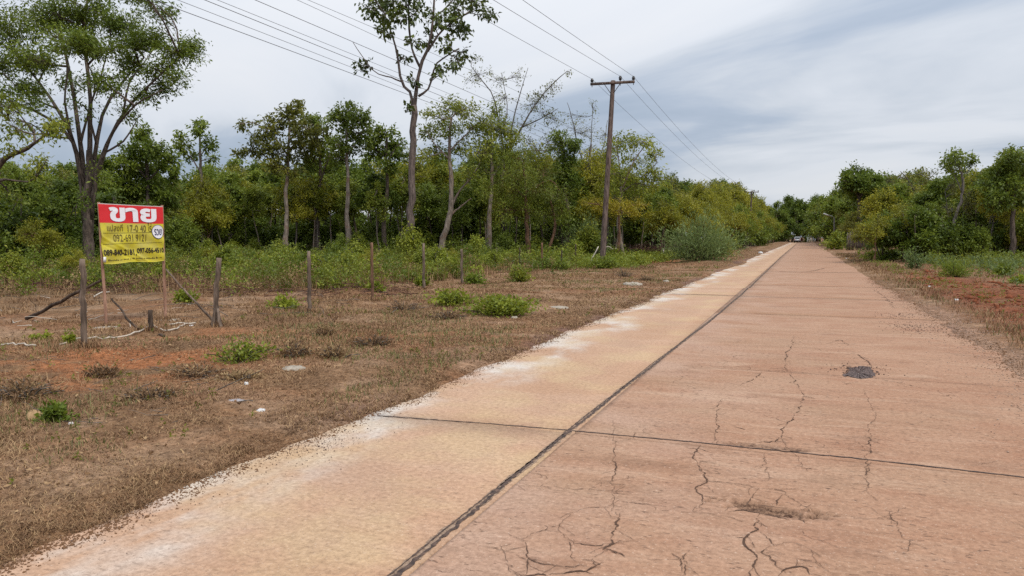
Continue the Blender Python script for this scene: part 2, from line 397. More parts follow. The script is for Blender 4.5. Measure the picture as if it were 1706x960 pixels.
# ------------------------------------------------------------------ road: cast concrete slabs, two lanes
def concrete_mat(N):
    p = N.pos(); x, y, z = N.xyz(p)
    left = N.math('LESS_THAN', x, JX)
    big = N.noise(p, .55, 4, .6, .4); med = N.noise(N.map(p, (1.0, 1.5, 1)), 1.5, 4, .62)
    streak = N.noise(N.map(p, (.55, 3.2, 1)), 1.2, 6, .66, .3); fine = N.noise(p, 26, 5, .75); grit = N.noise(p, 62, 3, .7)
    dash = N.noise(N.map(p, (13, 34, 1)), 1.0, 3, .65)
    cl = N.mix(N.rng(big, .35, .68), (0.474, 0.294, 0.188), (0.552, 0.368, 0.254))
    cl = N.mix(N.math('MULTIPLY', N.rng(streak, .5, .75), .5), cl, (0.583, 0.420, 0.313))
    # bleached, ash-grey cement along the outer edge
    edge = N.math('ADD', x, N.math('MULTIPLY', N.math('SUBTRACT', big, .5), 1.9))
    we = N.math('MULTIPLY', N.rng(edge, -2.7, -3.35, smooth=True), N.rng(N.noise(N.map(p, (1, .55, 1)), 1.1, 4, .6), .41, .55))
    cl = N.mix(we, cl, (.66, .61, .555))
    cr = N.mix(N.rng(big, .33, .66), (0.398, 0.229, 0.146), (0.449, 0.275, 0.182))
    cr = N.mix(N.math('MULTIPLY', N.rng(med, .46, .66), .62), cr, (0.356, 0.181, 0.110))
    cr = N.mix(N.math('MULTIPLY', N.rng(streak, .54, .70), .55), cr, (0.518, 0.351, 0.248))
    cr = N.mix(N.math('MULTIPLY', N.rng(streak, .46, .34), .42), cr, (0.278, 0.158, 0.100))
    near = N.math('MULTIPLY', N.rng(x, .4, -1.7), N.rng(N.noise(p, .9, 3), .40, .60))
    cr = N.mix(N.math('MULTIPLY', near, .65), cr, (0.495, 0.346, 0.264))
    dust = N.noise(N.map(p, (.7, 2.6, 1), (3, 7, 0)), 1.0, 5, .62, .6)
    cr = N.mix(N.math('MULTIPLY', N.rng(dust, .56, .68), .55), cr, (0.536, 0.372, 0.264))
    cr = N.mix(N.math('MULTIPLY', N.rng(N.noise(N.map(p, (1, 1.9, 1), (13, 2, 0)), 1.3, 3, .5), .60, .66), .34), cr, (0.268, 0.154, 0.100))
    cr = N.mix(N.math('MULTIPLY', N.rng(N.noise(N.map(p, (.8, 1.2, 1), (23, 2, 0)), .9, 4, .6), .48, .66), .38), cr, (0.398, 0.265, 0.172))
    cl = N.mix(N.math('MULTIPLY', N.rng(N.noise(N.map(p, (1, 1, 1), (3, 22, 0)), .8, 4, .6), .47, .62), .6), cl, (.575, .425, .255))
    cl = N.mix(N.math('MULTIPLY', N.rng(N.noise(N.map(p, (1, .8, 1), (31, 2, 0)), .9, 4, .6), .54, .66), .5), cl, (.46, .305, .215))
    c = N.mix(left, cr, cl)
    dd = N.math('MULTIPLY', N.rng(dash, .60, .66), N.math('SUBTRACT', 1.0, N.math('MULTIPLY', left, .62)))
    dd = N.math('MULTIPLY', dd, N.rng(N.noise(p, 1.3, 3), .34, .60))
    c = N.mix(N.math('MULTIPLY', dd, .95), c, (.12, .07, .05))
    c = N.mix(N.math('MULTIPLY', N.rng(fine, .34, .66), .62), N.mix(1, c, (.68, .645, .625), 'MULTIPLY'), N.mix(1, c, (1.30, 1.30, 1.30), 'MULTIPLY'))
    spk = N.noise(p, 48, 3, .8)
    c = N.mix(N.math('MULTIPLY', N.rng(spk, .60, .68), .55), c, (.70, .56, .45))
    c = N.mix(N.math('MULTIPLY', N.rng(spk, .40, .32), .55), c, (.20, .13, .095))
    c = N.mix(N.math('MULTIPLY', N.rng(grit, .60, .68), .6), c, (.17, .11, .08))
    c = N.mix(N.math('MULTIPLY', N.rng(N.noise(p, 2.6, 5, .7), .63, .72), .45), c, (.24, .150, .105))
    hole = N.attr('hole'); c = N.mix(hole, c, N.mix(N.rng(N.noise(p, 45, 4, .7), .38, .62), (.06, .030, .020), (.30, .18, .115)))  # pothole floor: brown dirt, with recess shading painted in by depth
    h = N.math('ADD', N.math('MULTIPLY', N.rng(dash, .60, .66), -.5), N.math('ADD', N.math('MULTIPLY', fine, .7), N.math('MULTIPLY', grit, .4)))
    N.out(N.bsdf(c, .9, .2, N.bump(h, .38, .012)))
CONC = M('stained_concrete', concrete_mat)
road = empty('road', (0, 0, 0)); tag(road, kind='structure')
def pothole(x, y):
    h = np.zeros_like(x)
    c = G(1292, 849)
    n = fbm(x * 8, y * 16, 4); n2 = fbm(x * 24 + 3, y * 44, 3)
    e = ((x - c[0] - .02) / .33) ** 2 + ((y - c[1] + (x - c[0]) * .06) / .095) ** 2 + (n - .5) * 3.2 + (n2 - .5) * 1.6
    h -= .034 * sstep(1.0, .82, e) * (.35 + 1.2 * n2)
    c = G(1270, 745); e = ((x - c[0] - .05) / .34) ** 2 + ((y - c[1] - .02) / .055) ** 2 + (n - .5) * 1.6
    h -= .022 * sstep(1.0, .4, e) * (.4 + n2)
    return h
def slab(x0, x1, y0, y1, sx, sy, holes=False, wob=0.0):
    xs = np.linspace(x0, x1, max(2, int(round((x1 - x0) / sx)) + 1)); ys = np.linspace(y0, y1, max(2, int(round((y1 - y0) / sy)) + 1))
    X, Y = np.meshgrid(xs, ys)
    Z = .010 * (fbm(X * .35 + 3, Y * .35, 3) - .5) * 0
    if holes: Z = Z + pothole(X, Y)
    Xc = X + (wob * (vnoise(Y * 2.2, X * 0 + 5) - .5) if wob else 0)
    ne = len(xs); top = np.stack([Xc, Y, Z], -1).reshape(-1, 3)
    i = np.arange(len(top)).reshape(len(ys), ne)
    q = np.stack([i[:-1, :-1], i[:-1, 1:], i[1:, 1:], i[1:, :-1]], -1).reshape(-1, 4)
    ring = np.concatenate([i[0, :], i[1:, -1], i[-1, -2::-1], i[-2:0:-1, 0]])
    low = top[ring].copy(); low[:, 2] = -.15
    k = np.arange(len(ring)); k2 = (k + 1) % len(ring); o = len(top)
    qs = np.stack([ring[k], o + k, o + k2, ring[k2]], -1)
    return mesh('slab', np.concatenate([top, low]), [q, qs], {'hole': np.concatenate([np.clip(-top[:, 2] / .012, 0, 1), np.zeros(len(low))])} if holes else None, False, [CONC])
joints_l = [-9, 5.68, 20.6, 36.2, 52, 68, 84, 100, 116, 132, 148, 164, 180, 196, 212]
gap = .004
for i in range(len(joints_l) - 1):
    y0, y1 = joints_l[i] + gap, joints_l[i + 1] - gap
    obj('slab', slab(-4.05, JX - gap, y0, y1, .4, .5), road)
    fine = i == 0
    if fine:
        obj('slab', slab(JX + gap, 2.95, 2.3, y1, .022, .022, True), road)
    elif i == 1:
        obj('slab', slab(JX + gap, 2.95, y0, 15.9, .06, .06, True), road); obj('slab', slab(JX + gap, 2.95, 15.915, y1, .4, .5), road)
    elif i == 2:
        obj('slab', slab(JX + gap, 2.95, y0, 26.0, .4, .5), road); obj('slab', slab(JX + gap, 2.95, 26.02, y1, .4, .5), road)
    else:
        obj('slab', slab(JX + gap, 2.95, y0, y1, .4, .6), road)
obj('slab', slab(JX + gap, 2.95, -9, 2.285, .4, .5), road)
# the far bend to the right
t = np.linspace(0, 1, 14)[:, None]
cx0 = np.concatenate([[-4.05, 212], ]); a = t[:, 0] * R_(75)
vi = np.stack([-4.05 + 22 * (1 - np.cos(a)), 212.02 + 22 * np.sin(a), 0 * a], 1); vo = np.stack([2.95 + 15 * (1 - np.cos(a)), 212.02 + 15 * np.sin(a), 0 * a], 1)
bv = np.concatenate([vi, vo]); k = np.arange(13)
obj('slab', mesh('slab', bv, np.stack([k, k + 14, k + 15, k + 1], -1), None, False, [CONC]), road)

def ribbon(pts, w, z=.004, step=.05, jag=.5, wvar=.5, seed=0, taper=True):
    """a flat irregular strip along a ground polyline; returns verts, quads"""
    r = np.random.default_rng(seed + int(abs(pts[0][0] * 997) + abs(pts[0][1] * 131)))
    p = np.asarray(pts, float)[:, :2]; seg = np.linalg.norm(np.diff(p, axis=0), axis=1); L = seg.sum()
    n = max(3, int(L / step)); s = np.concatenate([[0], np.cumsum(seg)]); tt = np.linspace(0, L, n)
    q = np.stack([np.interp(tt, s, p[:, 0]), np.interp(tt, s, p[:, 1])], 1)
    q += r.normal(0, jag * w, q.shape); q += .018 * np.stack([vnoise(tt * .7 + seed, 0 * tt) - .5, 0 * tt], 1) * (not taper)
    tan = np.gradient(q, axis=0); tan /= np.linalg.norm(tan, axis=1, keepdims=True) + 1e-9
    nn = np.stack([-tan[:, 1], tan[:, 0]], 1)
    wl = w * .5 * (1 - wvar + 2 * wvar * r.random(n)); wr = w * .5 * (1 - wvar + 2 * wvar * r.random(n))
    if taper:
        f = np.clip(np.minimum(tt, L - tt) / (.15 * L + 1e-6), .15, 1); wl *= f; wr *= f
    v = np.concatenate([q + nn * wl[:, None], q - nn * wr[:, None]])
    v = np.concatenate([v, np.full((2 * n, 1), z)], 1); k = np.arange(n - 1)
    return v, np.stack([k, k + n, k + n + 1, k + 1], -1)
# tar in the long centre joint: two ragged strips with earth between them
g = Geo()
cl_ = [(-1.765, 2.0), (-1.76, 3.0), (-1.765, 4.4), (-1.76, 5.7), (-1.71, 9.5), (-1.62, 14), (-1.56, 21), (-1.60, 36), (-1.70, 62), (-1.70, 120), (-1.7, 205)]
for off, w, seed in ((-.014, .009, 1), (.008, .025, 2)):
    v, q = ribbon([(a + off, b) for a, b in cl_], w, .005, .03, .16, .75, seed, False); g.add(v, q)
obj('joint_sealant', g.mesh('joint_sealant', TAR), road)['kind'] = 'stuff'
g = Geo(); v, q = ribbon(cl_, .050, .0025, .05, .05, .45, 5, False); g.add(v, q)
obj('joint_dirt', g.mesh('joint_dirt', JDIRT), road)['kind'] = 'stuff'
for jy, x0, x1, w, z in ((5.71, -3.50, 2.45, .019, .004), (20.6, -3.36, -1.62, .040, .004), (36.25, -1.05, 2.4, .075, .004), (26.0, 0.2, 2.4, .010, .004), (15.9, -.9, 2.5, .012, .004), (9.165, -1.0, 2.3, .006, .004)):
    g = Geo(); pts = [(x0 + (x1 - x0) * t, jy + .035 * (vnoise(t * 9, jy) - .5)) for t in np.linspace(0, 1, 12)]
    if jy == 5.71: pts = [(-3.5, 5.60), (-2.65, 5.69), (-1.78, 5.75), (-.74, 5.77), (.48, 5.77), (1.4, 5.72), (2.4, 5.68)]
    v, q = ribbon(pts, w, z, .045, .12, .5, 11, False); g.add(v, q)
    obj('joint_sealant', g.mesh('joint_sealant', TAR), road)['kind'] = 'stuff'

def cr(ox, oy, k, pts, w=.010): return ([G(ox + x / k, oy + y / k) for x, y in pts], w)
A = (1100, 560, 4.0); B = (1100, 760, 4.265); C = (800, 760, 4.265)
cracks = [
 cr(*A, [(420, 420), (375, 500), (375, 600), (370, 710)], .008), cr(*A, [(880, 0), (870, 80), (840, 130), (830, 200), (860, 240), (900, 310), (950, 390), (960, 430), (920, 490), (850, 580), (810, 640), (830, 710), (870, 770), (930, 840), (970, 900)], .014),
 cr(*A, [(1340, 360), (1380, 420), (1410, 480), (1440, 550), (1380, 610), (1400, 700), (1380, 810), (1370, 850), (1370, 960)], .011),
 cr(*A, [(260, 730), (240, 810), (280, 890), (300, 960)], .014), cr(*A, [(690, 245), (640, 280), (580, 310), (530, 330), (470, 320)], .012),
 cr(*A, [(700, 235), (830, 240), (920, 245), (1200, 275)], .012), cr(*A, [(1440, 290), (1600, 318), (1740, 350)], .010), cr(*A, [(1200, 130), (1300, 125), (1345, 150), (1400, 185), (1412, 240)], .020),
 cr(*A, [(1120, 55), (1190, 30), (1240, 50), (1290, 60)], .016), cr(*A, [(1130, 60), (1210, 55), (1300, 68)], .012), cr(*A, [(490, 610), (570, 630)], .012), cr(*A, [(1310, 715), (1350, 740), (1410, 790)], .010),
 cr(*A, [(500, 740), (600, 722), (720, 715), (800, 680)], .030), cr(*A, [(700, 745), (800, 765), (880, 775), (980, 770), (1140, 780)], .020), cr(*A, [(250, 205), (480, 215), (520, 222)], .010),
 cr(*A, [(1240, 325), (1290, 315)], .02), cr(*A, [(1240, 200), (1250, 250)], .03), cr(*A, [(700, 800), (700, 960)], .006),
 cr(*B, [(265, 30), (310, 130), (330, 190), (265, 250), (300, 300), (275, 380)], .012), cr(*B, [(200, 175), (330, 190), (600, 215), (700, 240), (800, 240), (890, 265), (950, 320), (1040, 375), (1130, 410)], .008),
 cr(*B, [(690, 240), (640, 310), (620, 340)], .008), cr(*B, [(480, 400), (600, 390), (700, 410), (850, 440), (1040, 460)], .014), cr(*B, [(640, 335), (720, 350), (830, 365), (940, 385), (1060, 385)], .012),
 cr(*B, [(700, 420), (680, 500), (610, 600), (640, 680), (660, 760), (645, 853), (650, 950)], .012), cr(*B, [(690, 540), (760, 580), (820, 640), (900, 620), (1020, 640), (1080, 700), (1120, 790)], .008),
 cr(*B, [(820, 640), (760, 690), (850, 770), (900, 830)], .009), cr(*B, [(1460, 40), (1465, 150), (1480, 240), (1550, 330)], .006), cr(*B, [(200, 690), (160, 750), (185, 850)], .006),
 cr(*B, [(140, 390), (330, 410), (520, 440), (600, 480)], .005), cr(*B, [(880, 270), (840, 330), (830, 360)], .008), cr(*B, [(840, 850), (900, 810), (1000, 800), (1080, 853)], .012), cr(*B, [(1640, 400), (1720, 560), (1750, 700)], .005),
 cr(*C, [(940, -250), (945, -60), (940, 0), (950, 150), (940, 250), (930, 340), (980, 420)], .008), cr(*C, [(980, 420), (960, 520), (940, 600), (890, 660), (830, 730), (830, 780), (760, 840)], .016),
 cr(*C, [(240, 205), (480, 230), (700, 240), (880, 250), (1080, 265)], .006), cr(*C, [(340, 125), (440, 140), (490, 165)], .006), cr(*C, [(560, 440), (610, 420), (720, 390), (780, 375), (920, 370)], .007),
 cr(*C, [(610, 430), (570, 480), (580, 540), (640, 600), (750, 630), (920, 620), (1000, 630)], .008), cr(*C, [(215, 555), (300, 590), (400, 545), (520, 510)], .006), cr(*C, [(305, 590), (310, 700), (320, 740), (480, 780), (620, 795), (800, 760)], .008),
 cr(*C, [(0, 650), (150, 680), (320, 740)], .006), cr(*C, [(330, 740), (320, 853)], .008), cr(*C, [(650, 610), (650, 660), (650, 730), (680, 760)], .010), cr(*C, [(250, 850), (450, 840), (700, 830), (800, 840)], .016),
 cr(*C, [(1010, 340), (1150, 350), (1330, 365)], .006), cr(*C, [(1470, 690), (1440, 740), (1465, 850)], .006), cr(*C, [(1350, 700), (1440, 740)], .006), cr(*C, [(540, 780), (460, 830), (420, 853)], .007),
 cr(1380, 400, 4.365, [(330, 360), (400, 410), (460, 470), (480, 500)], .03), cr(1380, 400, 4.365, [(180, 180), (230, 215), (260, 235)], .05), cr(1050, 280, 4.0, [(1160, 690), (1230, 680), (1290, 665)], .10), cr(1050, 280, 4.0, [(985, 688), (1080, 690), (1200, 692)], .06),
]
rc = np.random.default_rng(77)
for _ in range(46):
    x0 = rc.uniform(JX + .15, 2.1); y0 = 2.4 + 9 * rc.random() ** 1.5; a = rc.choice([0, 1.57, 3.14, 4.71]) + rc.normal(0, .45); l = rc.uniform(.12, .55); p = [np.array([x0, y0, 0])]
    for _k in range(3): p.append(p[-1] + np.array([math.cos(a), math.sin(a), 0]) * l / 3); a += rc.normal(0, .5)
    cracks.append((p, rc.uniform(.003, .0065)))
g = Geo()
def crack(pts, w, seed, depth=0):
    r = np.random.default_rng(seed); p = np.asarray(pts, float)[:, :2]; p = spline(p, max(8, len(p) * 5)) if len(p) > 2 else p
    seg = np.linalg.norm(np.diff(p, axis=0), axis=1); L = seg.sum(); s0 = np.concatenate([[0], np.cumsum(seg)]); n = max(5, int(L / .014)); tt = np.linspace(0, L, n)
    q = np.stack([np.interp(tt, s0, p[:, 0]), np.interp(tt, s0, p[:, 1])], 1); am = min(.011, L * .03) * (1.0 if w < .03 else 2)
    f = 0
    for fr, k in ((6, 1.5), (16, 1.0), (40, .75), (95, .5)): f = f + k * np.stack([vnoise(tt * fr + seed * 3.1, 0 * tt + seed) - .5, vnoise(tt * fr + seed * 5.7, 0 * tt + 40 + seed) - .5], 1)
    q = q + f * am * 2
    tan = np.gradient(q, axis=0); tan /= np.linalg.norm(tan, axis=1, keepdims=True) + 1e-9; nn = np.stack([-tan[:, 1], tan[:, 0]], 1)
    wid = w * .62 * np.clip((fbm(tt * 9 + seed, 0 * tt + 2 * seed, 3) - .34) * 3.2, .10, 1.5) * np.clip(np.minimum(tt, L - tt) / (.2 * L + 1e-6), .2, 1)
    wid = np.maximum(wid, .0018)
    v = np.concatenate([q + nn * wid[:, None] * (.3 + .5 * r.random((n, 1))), q - nn * wid[:, None] * (.3 + .5 * r.random((n, 1)))]); v = np.concatenate([v, np.full((2 * n, 1), .0032 + .0003 * (seed % 7))], 1)
    k = np.arange(n - 1); k = k[r.random(n - 1) > .06]; g.add(v, np.stack([k, k + n, k + n + 1, k + 1], -1))
    if depth == 0:
        for _ in range(int(L / .13)):
            i = r.integers(1, n - 1); a = r.choice([-1, 1]) * r.uniform(.5, 1.4); d_ = np.array([tan[i, 0] * math.cos(a) - tan[i, 1] * math.sin(a), tan[i, 0] * math.sin(a) + tan[i, 1] * math.cos(a)]); l = r.uniform(.03, .17)
            crack([q[i], q[i] + d_ * l * .5 + r.normal(0, .008, 2), q[i] + d_ * l], w * .45, seed + 1000 + int(i), 1)
for i, (pts, w) in enumerate(cracks): crack(pts, w, i)
o = obj('cracks', g.mesh('cracks', CRACK), road); o['kind'] = 'stuff'
pp = [(1215, 272), (1238, 256), (1256, 238), (1262, 216), (1292, 212), (1345, 204), (1392, 208), (1412, 232), (1436, 262), (1425, 278), (1380, 283), (1335, 289), (1290, 281), (1250, 273)]
pc = np.array([G(1100 + x / 4, 560 + y / 4) for x, y in pp]); pc = np.concatenate([pc, pc[:1]]); pc = np.stack([np.interp(np.linspace(0, 14, 90)[:-1], np.arange(15), pc[:, k]) for k in range(3)], 1); cen = pc.mean(0)
pc[:, :2] += np.random.default_rng(3).normal(0, .012, (89, 2))
rings = []
for f in (1, .86, .6, .3, .02):
    rr_ = cen + (pc - cen) * f; rr_[:, 2] = .0030 if f == 1 else .0052 + .0016 * (fbm(rr_[:, 0] * 14, rr_[:, 1] * 14, 3) - .5); rings.append(rr_)
k = np.arange(89); k2 = (k + 1) % 89
obj('asphalt_patch', mesh('asphalt_patch', np.concatenate(rings), np.concatenate([np.stack([i * 89 + k, i * 89 + k2, (i + 1) * 89 + k2, (i + 1) * 89 + k], -1) for i in range(4)]), None, True, [ASPH]), road)

# ------------------------------------------------------------------ plants
def leaves(pos, dirs, L, Wd, rs, droop=.0, tint=None, fold=.18):
    """diamond leaves at pos; dirs preferred growth direction"""
    n = len(pos)
    d = dirs + rs.normal(0, .75, (n, 3)); d[:, 2] -= droop
    d /= np.linalg.norm(d, axis=1, keepdims=True) + 1e-9
    up = rs.normal(0, .55, (n, 3)); up[:, 2] += .8
    s = np.cross(d, up); s /= np.linalg.norm(s, axis=1, keepdims=True) + 1e-9
    nrm = np.cross(s, d)
    L = L * (.6 + .8 * rs.random(n))[:, None]; Wd = Wd * (.6 + .8 * rs.random(n))[:, None]
    a = pos; m = pos + d * L * .48 + nrm * fold * Wd; e = pos + d * L - nrm * fold * Wd * .6
    v = np.stack([a, m + s * Wd * .5, e, m - s * Wd * .5], 1).reshape(-1, 3)
    q = (np.arange(n) * 4)[:, None] + np.arange(4)
    t = np.repeat(tint if tint is not None else rs.random(n), 4)
    return v, q, t

def unit(v): return v / (np.linalg.norm(v, axis=-1, keepdims=True) + 1e-9)

class Plant:
    """limbs (tubes) + clumps of twigs with leaves, in world or local coordinates"""
    def __init__(s, seed): s.rs = np.random.default_rng(seed); s.wood = Geo(); s.nodes = []; s.lv = []; s.lq = []; s.lt = []; s.nl = 0
    def limb(s, pts, r0, r1, n=12, k=6, wob=.0, flare=0.0):
        p = spline(pts, n)
        if wob:
            w = s.rs.normal(0, wob, (n, 3)); w[0] = 0; p = p + w
        t = np.linspace(0, 1, n); r = r0 + (r1 - r0) * t ** .85
        if n >= 12: p = p + np.concatenate([np.zeros((1, 3)), s.rs.normal(0, .25, (n - 1, 3)) * r[1:, None] * [1, 1, 0]])
        r = r * (1 + s.rs.normal(0, .06, n))
        if flare: r = r * (1 + flare * np.exp(-t * n * .9))
        s.wood.tubes(p, r, k)
        s.nodes += [(p[i], r[i]) for i in range(n // 4, n)]
        return p
    def add_leaves(s, v, q, t):
        s.lv.append(v); s.lq.append(q + s.nl); s.lt.append(t); s.nl += len(v)
    def clump(s, c, rad, twigs, per, L, Wd, droop=.2, r_sec=.03, r_twig=.008, spread=.16, bare=0.0, shell=.45, tint=.5, tv=.28, inner=True):
        rs = s.rs; c = np.asarray(c, float); rad = np.broadcast_to(np.asarray(rad, float), 3)
        nd = np.array([x[0] for x in s.nodes]); dd = np.linalg.norm(nd - c, axis=1) + .6 * np.clip(nd[:, 2] - c[2], 0, None)
        st = nd[int(np.argmin(dd + rs.random(len(dd)) * .3 * rad.mean()))]
        mid = (st + c) / 2 + rs.normal(0, .12, 3) * np.linalg.norm(c - st); mid[2] += .05 * np.linalg.norm(c - st)
        sec = spline([st, mid, c + rs.normal(0, .12, 3) * rad], 6)
        if inner: s.wood.tubes(sec, np.linspace(r_sec, r_sec * .45, 6), 4)
        dirs = unit(rs.normal(0, 1, (twigs, 3))); u = (shell + (1 - shell) * rs.random(twigs)) ** .6
        tip = c + dirs * u[:, None] * rad
        t0 = rs.random(twigs) * .75 + .25; i0 = (t0 * 4.99).astype(int); base = sec[i0]
        m1 = base * .5 + tip * .5 + rs.normal(0, .12, (twigs, 3)) * rad.mean(); m1[:, 2] += .06 * rad[2]
        tt = np.linspace(0, 1, 5)[None, :, None]
        tw = (1 - tt) ** 2 * base[:, None] + 2 * tt * (1 - tt) * m1[:, None] + tt ** 2 * tip[:, None]
        s.wood.tubes(tw, np.broadcast_to(np.linspace(r_twig, r_twig * .35, 5), (twigs, 5)), 3, cap=False)
        nl = int(twigs * per * (1 - bare))
        if nl > 0:
            ti = rs.integers(0, twigs, nl); f = .35 + .65 * rs.random(nl) ** .7
            f4 = f * 3.999; i = f4.astype(int); fr = (f4 - i)[:, None]
            pos = tw[ti, i] * (1 - fr) + tw[ti, i + 1] * fr + rs.normal(0, spread, (nl, 3))
            dr = unit(tip[ti] - c) * .8; tn = np.clip(tint + rs.normal(0, .10, twigs)[ti] + rs.normal(0, tv * .6, nl), 0, 1)
            s.add_leaves(*leaves(pos, dr, L, Wd, rs, droop, tn))
    def finish(s, name, origin, label, cat, wood_mat, leaf_mat_, group=None, crown='crown', trunk='trunk', loc=None):
        root = empty(name, origin if loc is None else loc)
        s.wood.build(trunk, wood_mat, root, origin, smooth=True)
        if s.nl:
            v = np.concatenate(s.lv) - np.asarray(origin)
            obj(crown, mesh(crown, v, np.concatenate(s.lq), {'tint': np.concatenate(s.lt)}, False, [leaf_mat_]), root)
        tag(root, label, cat, group); return root

def base_at(px, dep):
    """ground point seen in column px at a given depth"""
    d = ray(px, HOR); p = EYE + d * dep; p[2] = float(hz(p[0], p[1])) - .03
    return p

def hero(name, label, px, dep, limbs, clumps, leaf, wood, leafm, seed, cat='tree', group=None, jit=.5, dense=1.0, flat=.8, **kw):
    """limbs: [( [(px,py),...], r_px0, r_px1 )]; clumps: [(px,py,rad_px,twigs[,depth offset])]. The first limb is the trunk."""
    T = Plant(seed); b = base_at(px, dep); m = dep / F_PX; rs = T.rs
    for i, (pts, r0, r1) in enumerate(limbs):
        off = 0 if i == 0 else rs.uniform(-jit, jit)
        pp = [P(x, y, dep + off * min(1, j / max(1, len(pts) - 1)) * (1.0 + .6 * j)) for j, (x, y) in enumerate(pts)]
        if i == 0: pp[0] = b
        T.limb(pp, r0 * m, r1 * m, 16 if i == 0 else 10, 7 if i == 0 else 5, wob=.012 * m * 40 * (0 if i == 0 else .5), flare=.5 if i == 0 else 0)
    for c in clumps:
        x, y, rp, tw = c[:4]; do = c[4] if len(c) > 4 else rs.uniform(-1, 1) * jit * 2.2
        kw2 = dict(per=leaf[0], L=leaf[1], Wd=leaf[2]); kw2.update(kw)
        rr = np.array([rp, rp, rp * flat]) * m if np.isscalar(rp) else np.array([rp[0], rp[0], rp[1]]) * m
        T.clump(P(x, y, dep + do), rr, int(round(tw * dense)), tint=float(np.clip(.48 + rs.normal(0, .14), .1, .9)), **kw2)
    return T.finish(name, b, label, cat, wood, leafm, group)

# --- the wide-crowned tree behind the sale sign
hero('tree', 'big wide-crowned tree with a many-stemmed trunk standing behind the red and yellow sign', 147, 31,
     [([(150, 440), (146, 380), (147, 320), (149, 250)], 10, 4.5), ([(142, 370), (136, 300), (122, 235), (95, 180), (60, 130), (25, 85)], 5.2, 1.5), ([(144, 360), (141, 300), (134, 240), (122, 150), (105, 70), (90, 0)], 5.5, 1.6),
      ([(149, 300), (150, 235), (150, 150), (140, 60), (150, -40)], 5.5, 1.6), ([(150, 370), (153, 310), (161, 240), (175, 180), (205, 135), (240, 95)], 5.2, 1.5),
      ([(152, 365), (158, 310), (172, 255), (205, 190), (250, 140), (300, 95)], 4.6, 1.4), ([(141, 310), (118, 230), (70, 190), (10, 165), (-50, 130)], 3.6, 1.2), ([(160, 300), (185, 225), (225, 175), (270, 150)], 3, 1.0), ([(122, 235), (108, 170), (112, 110), (95, 50)], 2.4, .8), ([(95, 180), (70, 170), (35, 150), (5, 120)], 2.2, .7), ([(134, 240), (150, 180), (170, 120), (185, 60)], 2.4, .8), ([(161, 240), (150, 190), (158, 140), (140, 90)], 2.2, .7), ([(172, 255), (205, 235), (225, 205), (232, 190)], 2.0, .6), ([(205, 190), (215, 140), (235, 110), (262, 75)], 2.2, .7), ([(118, 230), (80, 225), (50, 205), (15, 200)], 2.0, .6), ([(250, 140), (280, 135), (305, 130)], 1.4, .5)],
     [(30, 175, (40, 22), 16), (75, 215, (26, 16), 8), (-20, 150, 50, 24), (60, 100, 50, 30), (180, 130, (34, 20), 14), (140, 175, (24, 16), 6), (160, 290, (16, 18), 6), (130, 330, (14, 16), 6), (-40, 60, 70, 46), (20, 40, 60, 46), (80, 20, 60, 46), (140, 5, 60, 46), (200, 30, 50, 42), (245, 60, 45, 40), (295, 85, (42, 26), 34), (325, 78, (24, 14), 16), (220, 105, 40, 28), (265, 115, (40, 22), 24),
      (180, 80, 50, 36), (120, 75, 55, 36), (50, 95, 55, 32), (-10, 110, 60, 32), (285, 150, (26, 14), 12), (240, 160, 28, 14), (300, 130, (24, 12), 10), (170, 135, 38, 16), (215, 190, (24, 12), 8),
      (60, 150, 38, 12), (20, 145, 40, 16), (10, -40, 80, 40), (110, -60, 90, 40), (210, -30, 60, 30), (255, 10, (34, 18), 18), (-70, 0, 80, 40), (120, 130, 38, 12), (95, 200, (22, 14), 6), (150, 40, 70, 40, 2.5), (60, 40, 70, 40, 2.5), (220, 60, 60, 34, 2.), (100, 60, 60, 36, -2.)],
     (48, .155, .06), B_BROWN, L_DARK, 11, dense=.72, flat=.36, jit=1.2, droop=.35, r_sec=.05, r_twig=.012, spread=.17, shell=.25)
# --- the tall thin-crowned tree
hero('tree', 'tall straight tree with large sparse leaves, the tallest in the field behind the fence', 685, 43,
     [([(685, 440), (684, 350), (688, 250), (689, 175)], 7.0, 4.6), ([(689, 190), (692, 165), (700, 110), (715, 75), (722, 20), (726, -50)], 4.0, 1.6), ([(687, 180), (684, 155), (668, 135), (662, 90), (652, 55), (640, 20)], 3.2, 1.2),
      ([(700, 112), (686, 80), (681, 30), (682, -40)], 2.4, 1.2), ([(697, 160), (715, 145), (725, 110), (745, 92), (765, 80)], 2.2, .9), ([(712, 85), (732, 55), (755, 35), (780, 20), (800, -10)], 2.2, .9), ([(668, 135), (650, 128), (625, 120), (605, 95), (588, 70)], 1.4, .5), ([(722, 30), (745, 10), (770, -20)], 1.6, .7), ([(640, 20), (625, 0), (615, -30)], 1.2, .6)],
     [(612, 15, 22, 9), (640, 20, 26, 12), (665, 25, 26, 10), (690, 20, 26, 10), (640, 45, 22, 8), (735, 20, 30, 12), (765, 15, 28, 10), (800, 8, 22, 8), (826, 22, (13, 9), 5), (760, 45, 22, 9), (775, 55, 16, 6), (715, 60, 22, 6), (695, 65, 18, 6), (745, 70, 22, 6),
      (770, 88, 18, 6), (765, 108, (16, 12), 5), (675, 95, 12, 4), (690, 135, 12, 4), (655, 0, 30, 14), (700, -15, 34, 14), (750, -20, 34, 14), (620, -20, 30, 10), (790, -25, 30, 8), (610, 110, (26, 14), 6), (735, 118, (22, 10), 5), (678, 180, (9, 8), 3)],
     (9, .27, .16), B_TALL, L_TALL, 12, dense=1.5, jit=.8, droop=.7, r_sec=.035, r_twig=.012, spread=.10)
tall_bare = None
